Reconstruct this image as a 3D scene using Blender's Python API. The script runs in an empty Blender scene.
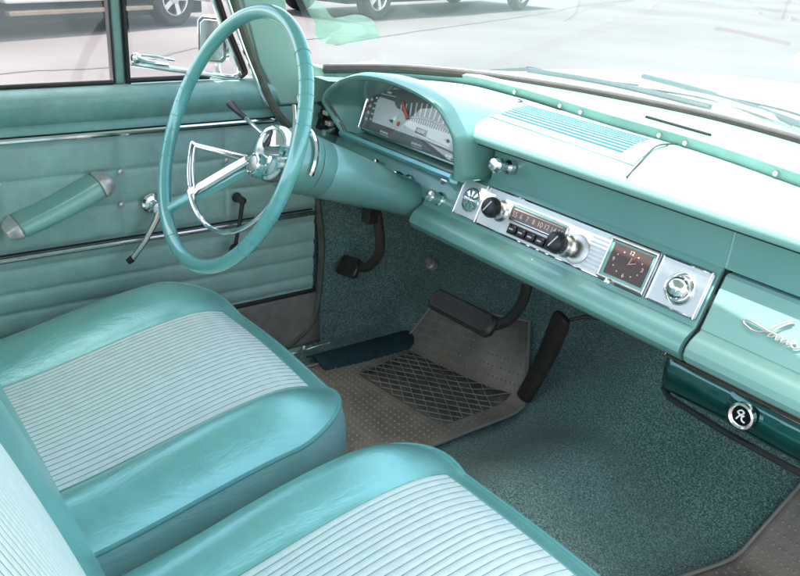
import bpy, math, random
from mathutils import Vector, Matrix
random.seed(7)
sc = bpy.context.scene
R = math.radians
# ---------------------------------------------------------------- camera
CAM = Vector((1.5563, 0.0, 0.9526))
rgt = Vector((0.587, 0.807, 0.06)); dwn = Vector((0.349, -0.186, -0.919)); fwd = Vector((-0.731, 0.560, -0.391))
fwd.normalize(); rgt = (rgt - fwd * rgt.dot(fwd)).normalized(); upv = rgt.cross(fwd).normalized()
cd = bpy.data.cameras.new("camera"); cam = bpy.data.objects.new("camera", cd); sc.collection.objects.link(cam)
cam.matrix_world = Matrix(((rgt.x, upv.x, -fwd.x, CAM.x), (rgt.y, upv.y, -fwd.y, CAM.y), (rgt.z, upv.z, -fwd.z, CAM.z), (0, 0, 0, 1)))
cd.sensor_width = 36; cd.lens = 829.15 / 800 * 36; cd.clip_start = 0.02; cd.clip_end = 2000
sc.camera = cam
# ---------------------------------------------------------------- light
SUN_DIR = Vector((0.02, 0.27, -1.0)).normalized()      # direction the light travels
w = bpy.data.worlds.new("World"); sc.world = w; w.use_nodes = True
nt = w.node_tree; bg = nt.nodes["Background"]; sky = nt.nodes.new("ShaderNodeTexSky")
sky.sky_type = 'NISHITA'; sky.sun_disc = False
sky.sun_elevation = math.asin(-SUN_DIR.z); sky.sun_rotation = math.atan2(-SUN_DIR.x, -SUN_DIR.y)
sky.air_density = 1.0; sky.dust_density = 2.5; sky.ozone_density = 0.6
wb = nt.nodes.new('ShaderNodeMixRGB'); wb.blend_type = 'MULTIPLY'; wb.inputs[0].default_value = 1; wb.inputs[2].default_value = (1.08, 1.0, .88, 1)
nt.links.new(sky.outputs[0], wb.inputs[1]); nt.links.new(wb.outputs[0], bg.inputs[0]); bg.inputs[1].default_value = 0.15
sd = bpy.data.lights.new("sun", 'SUN'); sd.energy = 2.3; sd.angle = R(0.5); sd.color = (1, 0.955, 0.89)
so = bpy.data.objects.new("sun", sd); sc.collection.objects.link(so)
so.rotation_euler = (-SUN_DIR).to_track_quat('Z', 'Y').to_euler()
sc.view_settings.view_transform = 'Standard'; sc.view_settings.look = 'None'
sc.view_settings.exposure = 2.4; sc.view_settings.gamma = 1
sc.cycles.max_bounces = 10; sc.cycles.diffuse_bounces = 6; sc.cycles.transparent_max_bounces = 16
# ---------------------------------------------------------------- materials
MATS = {}
def mat(name, col, rough=.5, metal=0., bump=0., bscale=200., var=0., vscale=8., coat=0., spec=.5, detail=3., col2=None, coord='Object', sheen=0., croughness=.08, wr=0., wrs=9.):
    m = bpy.data.materials.new(name); m.use_nodes = True; n = m.node_tree; b = n.nodes["Principled BSDF"]
    b.inputs["Base Color"].default_value = (*col, 1); b.inputs["Roughness"].default_value = rough
    b.inputs["Metallic"].default_value = metal; b.inputs["Specular IOR Level"].default_value = spec
    b.inputs["Coat Weight"].default_value = coat; b.inputs["Coat Roughness"].default_value = croughness
    b.inputs["Sheen Weight"].default_value = sheen
    tc = n.nodes.new("ShaderNodeTexCoord")
    if var > 0:
        nz = n.nodes.new("ShaderNodeTexNoise"); nz.inputs["Scale"].default_value = vscale; nz.inputs["Detail"].default_value = 6; nz.inputs["Roughness"].default_value = .65
        rp = n.nodes.new("ShaderNodeValToRGB"); rp.color_ramp.elements[0].position = .3; rp.color_ramp.elements[1].position = .72
        c2 = col2 if col2 else tuple(min(1, c * (1 + var)) for c in col)
        c1 = tuple(c * (1 - var) for c in col)
        rp.color_ramp.elements[0].color = (*c1, 1); rp.color_ramp.elements[1].color = (*c2, 1)
        n.links.new(tc.outputs[coord], nz.inputs["Vector"]); n.links.new(nz.outputs[0], rp.inputs[0]); n.links.new(rp.outputs[0], b.inputs["Base Color"])
        mr = n.nodes.new("ShaderNodeMapRange"); mr.inputs[3].default_value = max(.02, rough - .07); mr.inputs[4].default_value = rough + .09
        n.links.new(nz.outputs[0], mr.inputs[0]); n.links.new(mr.outputs[0], b.inputs["Roughness"])
    if bump > 0:
        nb = n.nodes.new("ShaderNodeTexNoise"); nb.inputs["Scale"].default_value = bscale; nb.inputs["Detail"].default_value = detail
        bp = n.nodes.new("ShaderNodeBump"); bp.inputs["Strength"].default_value = bump; bp.inputs["Distance"].default_value = .002
        n.links.new(tc.outputs[coord], nb.inputs["Vector"]); n.links.new(nb.outputs[0], bp.inputs["Height"]); n.links.new(bp.outputs[0], b.inputs["Normal"])
    if wr > 0:
        mp = n.nodes.new("ShaderNodeMapping"); mp.inputs["Scale"].default_value = (1.0, .45, 1.6)
        nw = n.nodes.new("ShaderNodeTexNoise"); nw.inputs["Scale"].default_value = wrs; nw.inputs["Detail"].default_value = 7; nw.inputs["Roughness"].default_value = .62; nw.inputs["Distortion"].default_value = 1.4
        vr = n.nodes.new("ShaderNodeTexVoronoi"); vr.feature = 'DISTANCE_TO_EDGE'; vr.inputs["Scale"].default_value = 420
        mm = n.nodes.new("ShaderNodeMath"); mm.operation = 'MULTIPLY_ADD'; mm.inputs[1].default_value = .05
        n.links.new(tc.outputs[coord], mp.inputs[0]); n.links.new(mp.outputs[0], nw.inputs["Vector"]); n.links.new(tc.outputs[coord], vr.inputs["Vector"])
        n.links.new(vr.outputs["Distance"], mm.inputs[0]); n.links.new(nw.outputs[0], mm.inputs[2])
        b2 = n.nodes.new("ShaderNodeBump"); b2.inputs["Strength"].default_value = wr; b2.inputs["Distance"].default_value = .012
        n.links.new(mm.outputs[0], b2.inputs["Height"])
        if bump > 0: n.links.new(bp.outputs[0], b2.inputs["Normal"])
        n.links.new(b2.outputs[0], b.inputs["Normal"]); 
        if coat > 0: n.links.new(b2.outputs[0], b.inputs["Coat Normal"])
    MATS[name] = m; return m
mat('dash_paint', (.20, .40, .355), .33, .25, .03, 500, .06, 5, coat=.5)
mat('dash_pad', (.30, .52, .48), .5, 0, .12, 260, .05, 6, spec=.4)
mat('pillar_paint', (.25, .40, .32), .4, .0, .03, 500, .05, 5, coat=.2)
mat('light_paint', (.24, .44, .385), .36, .1, .03, 500, .05, 5, coat=.4)
mat('door_vinyl', (.33, .475, .425), .42, .0, .25, 150, .11, 26, spec=.5, wr=.22, wrs=16)
mat('rail_vinyl', (.21, .37, .33), .42, .0, .2, 150, .16, 22, wr=.2, wrs=14)
mat('seat_vinyl', (.235, .56, .50), .34, .35, .14, 190, .10, 12, spec=.7, coat=.5, croughness=.22, wr=.22, wrs=11)
mat('seat_side', (.27, .47, .42), .45, .1, .2, 190, .10, 12, wr=.3, wrs=12)
mat('piping', (.14, .36, .33), .35, 0, .1, 300)
mat('chrome', (.80, .79, .78), .10, 1, .02, 60, .05, 40)
mat('worn_chrome', (.62, .58, .55), .24, 1, .04, 300, .12, 60)
mat('brushed', (.60, .60, .60), .38, 1, .05, 600, .08, 60)
mat('silver_plate', (.80, .79, .80), .42, .35, .03, 700, .06, 30)
mat('pink_metal', (.72, .62, .58), .38, .6, .1, 300, .15, 60)
mat('black_plastic', (.012, .011, .012), .28, 0, .05, 400)
mat('dark_metal', (.05, .045, .04), .45, .5, .2, 300, .3, 60)
mat('black_rubber', (.040, .029, .025), .42, 0, .2, 350, .4, 50)
mat('dark_recess', (.01, .012, .012), .8)
mat('brown_trim', (.06, .04, .035), .5, 0, .1, 300, .3, 40)
mat('weatherstrip', (.095, .105, .078), .6, 0, .2, 400, .25, 50)
mat('gasket', (.022, .017, .014), .5, 0, .2, 300, .3, 60)
mat('heater_gloss', (.008, .085, .075), .06, .6, .03, 40, .1, 9, coat=1)
mat('mat_vinyl', (.29, .238, .19), .40, 0, .3, 160, .38, 13, spec=.6, wr=.3, wrs=9)
mat('mat_grid', (.11, .105, .09), .5, 0, .2, 200, .3, 40)
mat('sill_metal', (.28, .25, .22), .5, .3, .2, 300, .25, 22)
mat('gauge_face', (.76, .75, .73), .4, 0, 0, 10, .04, 60)
mat('gauge_dark', (.13, .135, .13), .4)
mat('white_mark', (.8, .8, .78), .5)
mat('red_mark', (.75, .12, .05), .5)
mat('clock_face', (.085, .05, .045), .4, 0, 0, 10, .15, 60)
mat('dial_face', (.20, .15, .14), .4, .2, 0, 10, .2, 80)
mat('pink_mark', (.85, .60, .52), .5)
mat('headliner', (.62, .66, .62), .8, 0, .2, 200)
mat('car_paint', (.42, .66, .62), .22, .1, 0, 10, .03, 5, coat=.8)
mat('white_paint', (.80, .78, .74), .3, 0, 0, 10, .04, 3, coat=.6)
mat('rust_trim', (.30, .22, .15), .4, .4, .1, 50, .2, 5)
mat('tire', (.022, .021, .021), .75, 0, .3, 60, .3, 12)
mat('wheel_metal', (.72, .72, .72), .28, .9, .05, 60, .08, 20)
mat('truck_paint', (.035, .05, .06), .3, .3, 0, 10, .1, 4, coat=.8)
mat('underbody', (.02, .02, .02), .8)
mat('yellow_leaf', (.75, .62, .30), .6)
mat('tag_red', (.55, .30, .33), .6)
mat('blade', (.05, .065, .07), .4, .4)

def carpet_mat():
    m = bpy.data.materials.new('carpet'); m.use_nodes = True; n = m.node_tree; b = n.nodes["Principled BSDF"]; L = n.links.new
    tc = n.nodes.new("ShaderNodeTexCoord")
    v = n.nodes.new("ShaderNodeTexVoronoi"); v.inputs["Scale"].default_value = 300; v.inputs["Randomness"].default_value = 1
    nz = n.nodes.new("ShaderNodeTexNoise"); nz.inputs["Scale"].default_value = 340; nz.inputs["Detail"].default_value = 5
    big = n.nodes.new("ShaderNodeTexNoise"); big.inputs["Scale"].default_value = 7; big.inputs["Detail"].default_value = 5
    for t in (v, nz, big): L(tc.outputs["Object"], t.inputs["Vector"])
    rp = n.nodes.new("ShaderNodeValToRGB"); e = rp.color_ramp.elements
    e[0].position = .38; e[0].color = (.06, .14, .125, 1); e[1].position = .66; e[1].color = (.36, .53, .47, 1)
    k = e.new(.5); k.color = (.14, .275, .245, 1)
    L(nz.outputs[0], rp.inputs[0])
    mx = n.nodes.new("ShaderNodeMixRGB"); mx.blend_type = 'MULTIPLY'; mx.inputs[0].default_value = .55
    r2 = n.nodes.new("ShaderNodeValToRGB"); r2.color_ramp.elements[0].position = .3; r2.color_ramp.elements[0].color = (.6, .62, .58, 1); r2.color_ramp.elements[1].position = .7; r2.color_ramp.elements[1].color = (1.15, 1.12, 1.1, 1)
    L(big.outputs[0], r2.inputs[0]); L(rp.outputs[0], mx.inputs[1]); L(r2.outputs[0], mx.inputs[2])
    L(mx.outputs[0], b.inputs["Base Color"]); b.inputs["Roughness"].default_value = .9; b.inputs["Sheen Weight"].default_value = .3
    ad = n.nodes.new("ShaderNodeMath"); ad.operation = 'SUBTRACT'; L(nz.outputs[0], ad.inputs[0]); L(v.outputs["Distance"], ad.inputs[1])
    bp = n.nodes.new("ShaderNodeBump"); bp.inputs["Strength"].default_value = .9; bp.inputs["Distance"].default_value = .004
    L(ad.outputs[0], bp.inputs["Height"]); L(bp.outputs[0], b.inputs["Normal"])
    MATS['carpet'] = m
carpet_mat()

def fabric_mat():
    # light woven cloth with fine cross weave (the pleats themselves are geometry)
    m = bpy.data.materials.new('insert_cloth'); m.use_nodes = True; n = m.node_tree; b = n.nodes["Principled BSDF"]; L = n.links.new
    tc = n.nodes.new("ShaderNodeTexCoord")
    wv = n.nodes.new("ShaderNodeTexWave"); wv.bands_direction = 'Y'; wv.inputs["Scale"].default_value = 110; wv.inputs["Distortion"].default_value = .6
    nz = n.nodes.new("ShaderNodeTexNoise"); nz.inputs["Scale"].default_value = 60; nz.inputs["Detail"].default_value = 6
    L(tc.outputs["Object"], wv.inputs["Vector"]); L(tc.outputs["Object"], nz.inputs["Vector"])
    rp = n.nodes.new("ShaderNodeValToRGB"); rp.color_ramp.elements[0].position = .25; rp.color_ramp.elements[0].color = (.70, .79, .70, 1); rp.color_ramp.elements[1].position = .75; rp.color_ramp.elements[1].color = (.82, .87, .79, 1)
    L(nz.outputs[0], rp.inputs[0]); L(rp.outputs[0], b.inputs["Base Color"]); b.inputs["Roughness"].default_value = .55
    bp = n.nodes.new("ShaderNodeBump"); bp.inputs["Strength"].default_value = .25; bp.inputs["Distance"].default_value = .001
    L(wv.outputs[0], bp.inputs["Height"]); L(bp.outputs[0], b.inputs["Normal"]); MATS['insert_cloth'] = m
fabric_mat()
mat('stitch_groove', (.22, .34, .31), .7)

def glass_mat(name, tint=(1, 1, 1), dust=.05, film=None):
    m = bpy.data.materials.new(name); m.use_nodes = True; n = m.node_tree; L = n.links.new; n.nodes.remove(n.nodes["Principled BSDF"]); out = n.nodes["Material Output"]
    t = n.nodes.new("ShaderNodeBsdfTransparent"); t.inputs[0].default_value = (*tint, 1)
    g = n.nodes.new("ShaderNodeBsdfGlossy"); g.inputs["Roughness"].default_value = .02
    lw = n.nodes.new("ShaderNodeLayerWeight"); lw.inputs[0].default_value = .5
    pw = n.nodes.new("ShaderNodeMath"); pw.operation = 'POWER'; L(lw.outputs["Facing"], pw.inputs[0]); pw.inputs[1].default_value = 5
    fr = n.nodes.new("ShaderNodeMath"); fr.operation = 'MULTIPLY_ADD'; L(pw.outputs[0], fr.inputs[0]); fr.inputs[1].default_value = .9; fr.inputs[2].default_value = .06
    mx = n.nodes.new("ShaderNodeMixShader"); L(fr.outputs[0], mx.inputs[0]); L(t.outputs[0], mx.inputs[1]); L(g.outputs[0], mx.inputs[2])
    d = n.nodes.new("ShaderNodeBsdfTranslucent"); d.inputs[0].default_value = (.85, .88, .88, 1)
    d2 = n.nodes.new("ShaderNodeBsdfDiffuse"); d2.inputs[0].default_value = (.85, .88, .88, 1)
    md = n.nodes.new("ShaderNodeMixShader"); md.inputs[0].default_value = .5; L(d.outputs[0], md.inputs[1]); L(d2.outputs[0], md.inputs[2])
    nz = n.nodes.new("ShaderNodeTexNoise"); nz.inputs["Scale"].default_value = 5; nz.inputs["Detail"].default_value = 8
    tc = n.nodes.new("ShaderNodeTexCoord"); L(tc.outputs["Object"], nz.inputs["Vector"])
    mu = n.nodes.new("ShaderNodeMapRange"); mu.inputs[1].default_value = .25; mu.inputs[2].default_value = .8; mu.inputs[3].default_value = dust * .6; mu.inputs[4].default_value = dust * 1.5
    L(nz.outputs[0], mu.inputs[0])
    m2 = n.nodes.new("ShaderNodeMixShader"); L(mu.outputs[0], m2.inputs[0]); L(mx.outputs[0], m2.inputs[1]); L(md.outputs[0], m2.inputs[2])
    L(m2.outputs[0], out.inputs[0]); MATS[name] = m
glass_mat('window_glass', (.98, .96, .96), .03)
glass_mat('windshield_glass', (.90, .95, .94), .055)
glass_mat('gauge_glass', (1, 1, 1), .012)
glass_mat('reflection_film', (.76, .97, .86), .10)

# ---------------------------------------------------------------- mesh builder
class MB:
    def __init__(s, M=None): s.v = []; s.f = []; s.M = M
    def add(s, vs, fs, M=None):
        o = len(s.v)
        for p in vs:
            p = Vector(p)
            if M is not None: p = M @ p
            if s.M is not None: p = s.M @ p
            s.v.append(tuple(p))
        s.f += [tuple(i + o for i in f) for f in fs]
    def box(s, c, d, M=None, ch=0.):
        x, y, z = d[0] / 2, d[1] / 2, d[2] / 2
        if ch <= 0:
            vs = [(c[0] + a * x, c[1] + b * y, c[2] + e * z) for a in (-1, 1) for b in (-1, 1) for e in (-1, 1)]
            s.add(vs, [(0, 1, 3, 2), (4, 6, 7, 5), (0, 4, 5, 1), (2, 3, 7, 6), (0, 2, 6, 4), (1, 5, 7, 3)], M)
        else:   # chamfered on the outline (xy) and top/bottom rims
            def ring(ins, zz):
                a, b, k = x - ins, y - ins, ch
                return [(c[0] + px, c[1] + py, c[2] + zz) for px, py in ((-a + k, -b), (a - k, -b), (a, -b + k), (a, b - k), (a - k, b), (-a + k, b), (-a, b - k), (-a, -b + k))]
            i = min(ch * .6, z * .6)
            vs = ring(i, -z) + ring(0, -z + i) + ring(0, z - i) + ring(i, z)
            fs = [tuple(reversed(range(8))), tuple(range(24, 32))]
            for r in range(3):
                for k in range(8): fs.append((r * 8 + k, r * 8 + (k + 1) % 8, r * 8 + 8 + (k + 1) % 8, r * 8 + 8 + k))
            s.add(vs, fs, M)
    def tube(s, pts, r, seg=10, closed=False, M=None, flat=1.):
        P = [Vector(p) for p in pts]; n = len(P); rr = r if isinstance(r, (list, tuple)) else [r] * n
        vs = []; fs = []; nrm = None
        for i in range(n):
            a = P[(i - 1) % n] if (closed or i > 0) else P[i]; b = P[(i + 1) % n] if (closed or i < n - 1) else P[i]
            t = (b - a).normalized()
            if nrm is None:
                h = Vector((0, 0, 1)) if abs(t.z) < .9 else Vector((0, 1, 0)); nrm = (h - t * h.dot(t)).normalized()
            else: nrm = (nrm - t * nrm.dot(t)).normalized()
            bn = t.cross(nrm)
            for k in range(seg):
                q = 2 * math.pi * k / seg; vs.append(P[i] + (nrm * math.cos(q) * flat + bn * math.sin(q)) * rr[i])
        for i in range(n if closed else n - 1):
            j = (i + 1) % n
            for k in range(seg): fs.append((i * seg + k, i * seg + (k + 1) % seg, j * seg + (k + 1) % seg, j * seg + k))
        if not closed: fs += [tuple(reversed(range(seg))), tuple(range((n - 1) * seg, n * seg))]
        s.add(vs, fs, M)
    def lathe(s, prof, seg=32, M=None, a0=0., a1=2 * math.pi, cap=True):
        # prof: (r, z) about local z
        vs = []; fs = []; full = abs(a1 - a0 - 2 * math.pi) < 1e-6; m = seg if full else seg + 1
        for r, z in prof:
            for k in range(m):
                a = a0 + (a1 - a0) * k / seg; vs.append((r * math.cos(a), r * math.sin(a), z))
        for i in range(len(prof) - 1):
            for k in range(seg):
                k2 = (k + 1) % m; fs.append((i * m + k, i * m + k2, (i + 1) * m + k2, (i + 1) * m + k))
        if full and cap:
            if prof[0][0] > 1e-5: fs.append(tuple(reversed(range(m))))
            if prof[-1][0] > 1e-5: fs.append(tuple(range((len(prof) - 1) * m, len(prof) * m)))
        s.add(vs, fs, M)
    def grid(s, fn, us, vs_, M=None, flip=False):
        vs = [fn(u, v) for v in vs_ for u in us]; n = len(us); fs = []
        for j in range(len(vs_) - 1):
            for i in range(n - 1):
                q = (j * n + i, j * n + i + 1, (j + 1) * n + i + 1, (j + 1) * n + i); fs.append(q[::-1] if flip else q)
        s.add(vs, fs, M)
    def prism(s, poly, z0, z1, M=None):
        n = len(poly); vs = [(p[0], p[1], z0) for p in poly] + [(p[0], p[1], z1) for p in poly]
        s.add(vs, [tuple(reversed(range(n))), tuple(range(n, 2 * n))] + [(i, (i + 1) % n, n + (i + 1) % n, n + i) for i in range(n)], M)
    def sweepx(s, prof, x0, x1, nx=2, caps=True):
        n = len(prof); vs = []; fs = []
        for j in range(nx):
            x = x0 + (x1 - x0) * j / (nx - 1)
            vs += [(x, y, z) for y, z in prof]
        for j in range(nx - 1):
            for i in range(n - 1): fs.append((j * n + i, j * n + i + 1, (j + 1) * n + i + 1, (j + 1) * n + i))
            if caps: fs.append((j * n + n - 1, j * n, (j + 1) * n, (j + 1) * n + n - 1))
        if caps: fs += [tuple(range(n)), tuple(reversed(range((nx - 1) * n, nx * n)))]
        s.add(vs, fs)
    def build(s, name, m, parent=None, sharp=35, solid=0., bev=0.):
        me = bpy.data.meshes.new(name)
        org = Vector((0, 0, 0))
        me.from_pydata(s.v, [], s.f); me.materials.append(MATS[m] if isinstance(m, str) else m); me.validate()
        import bmesh
        bm = bmesh.new(); bm.from_mesh(me); bmesh.ops.recalc_face_normals(bm, faces=bm.faces); bm.to_mesh(me); bm.free()
        me.polygons.foreach_set('use_smooth', [True] * len(me.polygons)); me.set_sharp_from_angle(angle=R(sharp))
        o = bpy.data.objects.new(name, me); sc.collection.objects.link(o)
        if solid:
            md = o.modifiers.new('thick', 'SOLIDIFY'); md.thickness = solid; md.offset = 0
        if bev:
            md = o.modifiers.new('edge', 'BEVEL'); md.width = bev; md.segments = 3; md.limit_method = 'ANGLE'; md.angle_limit = R(40)
        if parent is not None: o.parent = parent
        return o
def text_geo(mb, s, size, M, ext=.0004):
    cu = bpy.data.curves.new('t', 'FONT'); cu.body = s; cu.size = size; cu.extrude = ext; cu.align_x = 'CENTER'; cu.align_y = 'CENTER'
    o = bpy.data.objects.new('t', cu); sc.collection.objects.link(o); dg = bpy.context.evaluated_depsgraph_get()
    me = bpy.data.meshes.new_from_object(o.evaluated_get(dg))
    mb.add([v.co for v in me.vertices], [tuple(p.vertices) for p in me.polygons], M)
    bpy.data.objects.remove(o); bpy.data.meshes.remove(me); bpy.data.curves.remove(cu)
def empty(name, loc, label, cat, group=None):
    o = bpy.data.objects.new(name, None); sc.collection.objects.link(o); o.empty_display_size = .05
    tag(o, label, cat, group); o['_loc'] = 0; del o['_loc']; return o
def tag(o, label=None, cat=None, group=None, kind=None):
    if label: o['label'] = label
    if cat: o['category'] = cat
    if group: o['group'] = group
    if kind: o['kind'] = kind
    return o
def lin(a, b, n): return [a + (b - a) * i / (n - 1) for i in range(n)]
def sm(t): t = max(0., min(1., t)); return t * t * (3 - 2 * t)
def spline(pts, n=10):
    P = [Vector(p) for p in pts]; out = []
    for i in range(len(P) - 1):
        a = P[max(0, i - 1)]; b = P[i]; c = P[i + 1]; d = P[min(len(P) - 1, i + 2)]
        for k in range(n):
            t = k / n; out.append(.5 * ((2 * b) + (c - a) * t + (2 * a - 5 * b + 4 * c - d) * t * t + (3 * b - a - 3 * c + d) * t ** 3))
    out.append(P[-1]); return out
def interp(pts, x):
    if x <= pts[0][0]: return pts[0][1]
    for (a, b), (c, d) in zip(pts, pts[1:]):
        if x <= c: return b + (d - b) * (x - a) / (c - a)
    return pts[-1][1]
def axisM(o, d, up=(0, 0, 1)):       # local z along d
    d = Vector(d).normalized(); u = Vector(up)
    if abs(d.dot(u)) > .95: u = Vector((1, 0, 0))
    x = u.cross(d).normalized(); y = d.cross(x)
    return Matrix(((x.x, y.x, d.x, o[0]), (x.y, y.y, d.y, o[1]), (x.z, y.z, d.z, o[2]), (0, 0, 0, 1)))

# ---------------------------------------------------------------- outside: ground
def asphalt():
    m = bpy.data.materials.new('asphalt'); m.use_nodes = True; n = m.node_tree; b = n.nodes["Principled BSDF"]; L = n.links.new
    tc = n.nodes.new("ShaderNodeTexCoord"); nz = n.nodes.new("ShaderNodeTexNoise"); nz.inputs["Scale"].default_value = .35; nz.inputs["Detail"].default_value = 10
    nf = n.nodes.new("ShaderNodeTexNoise"); nf.inputs["Scale"].default_value = 60; nf.inputs["Detail"].default_value = 3
    L(tc.outputs["Object"], nz.inputs["Vector"]); L(tc.outputs["Object"], nf.inputs["Vector"])
    rp = n.nodes.new("ShaderNodeValToRGB"); rp.color_ramp.elements[0].position = .35; rp.color_ramp.elements[0].color = (.070, .064, .065, 1); rp.color_ramp.elements[1].position = .68; rp.color_ramp.elements[1].color = (.108, .099, .101, 1)
    mx = n.nodes.new("ShaderNodeMixRGB"); mx.blend_type = 'OVERLAY'; mx.inputs[0].default_value = .4
    L(nz.outputs[0], rp.inputs[0]); L(rp.outputs[0], mx.inputs[1]); L(nf.outputs[0], mx.inputs[2]); L(mx.outputs[0], b.inputs["Base Color"]); b.inputs["Roughness"].default_value = .85
    bp = n.nodes.new("ShaderNodeBump"); bp.inputs["Strength"].default_value = .3; L(nf.outputs[0], bp.inputs["Height"]); L(bp.outputs[0], b.inputs["Normal"]); MATS['asphalt'] = m
asphalt()
GZ = -.28
g = MB(); g.grid(lambda u, v: (u, v, GZ), lin(-600, 600, 25), lin(-600, 600, 25)); tag(g.build('parking_lot_ground', 'asphalt'), kind='structure')
mat('tar', (.05, .045, .05), .7)
for pts in ([(-7.0, 5.35), (-8.0, 7.2), (-8.9, 9.1), (-10.4, 12.2), (-12.5, 16), (-15, 22)], [(-5.0, .2), (-5.9, 1.5), (-6.05, 2.5), (-7.0, 3.6), (-7.3, 4.4), (-7.6, 5.6)]):
    c = MB(); q = spline([(x, y, GZ) for x, y in pts], 12); vs = []
    for i, p in enumerate(q):
        t = (q[min(i + 1, len(q) - 1)] - q[max(i - 1, 0)]).normalized(); nn = Vector((-t.y, t.x, 0)); wd = .018 + .008 * random.random(); jit = random.uniform(-.012, .012)
        vs += [p + nn * (wd + jit) + Vector((0, 0, .004)), p - nn * (wd - jit) + Vector((0, 0, .004))]
    c.add(vs, [(2 * i, 2 * i + 1, 2 * i + 3, 2 * i + 2) for i in range(len(q) - 1)])
    tag(c.build('pavement_crack', 'tar'), kind='structure')

# ---------------------------------------------------------------- outside: vehicles
def wheel(parent, pos, ax, rad, wid=.21, spokes=5):
    ax = Vector(ax).normalized(); M = axisM(pos, ax)
    t = MB(); r2 = rad * .64
    t.lathe([(r2, -wid / 2 + .01), (rad * .9, -wid / 2), (rad * .97, -wid / 2 + .02), (rad, -wid / 2 + .05), (rad, wid / 2 - .05), (rad * .97, wid / 2 - .02), (rad * .9, wid / 2), (r2 * 1.05, wid / 2 - .005), (r2, wid / 2 - .02), (r2, -wid / 2 + .01)], 48, M, cap=False)
    wo = bpy.data.objects.new('wheel', None); sc.collection.objects.link(wo); wo.parent = parent
    t.build('tyre', 'tire', wo)
    h = MB()
    h.lathe([(r2, wid / 2 - .012), (r2 * .93, wid / 2 - .006), (r2 * .88, wid / 2 - .03), (r2 * .86, -wid / 2 + .04), (r2, -wid / 2 + .02)], 40, M, cap=False)
    for k in range(spokes):
        a = 2 * math.pi * k / spokes
        Mk = M @ Matrix.Rotation(a, 4, 'Z'); h.prism([(rad * .06, -rad * .09), (r2 * .9, -rad * .10), (r2 * .9, rad * .10), (rad * .06, rad * .09)], wid / 2 - .05, wid / 2 - .02, Mk)
    h.lathe([(rad * .2, wid / 2 - .05), (rad * .2, wid / 2 - .01), (rad * .12, wid / 2 + .0), (0.001, wid / 2 + .004)], 24, M)
    h.build('rim', 'wheel_metal', wo)
    h = MB(); h.lathe([(r2 * .87, wid / 2 - .08), (.0005, wid / 2 - .08)], 30, M); h.build('brake_disc', 'underbody', wo)
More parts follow.
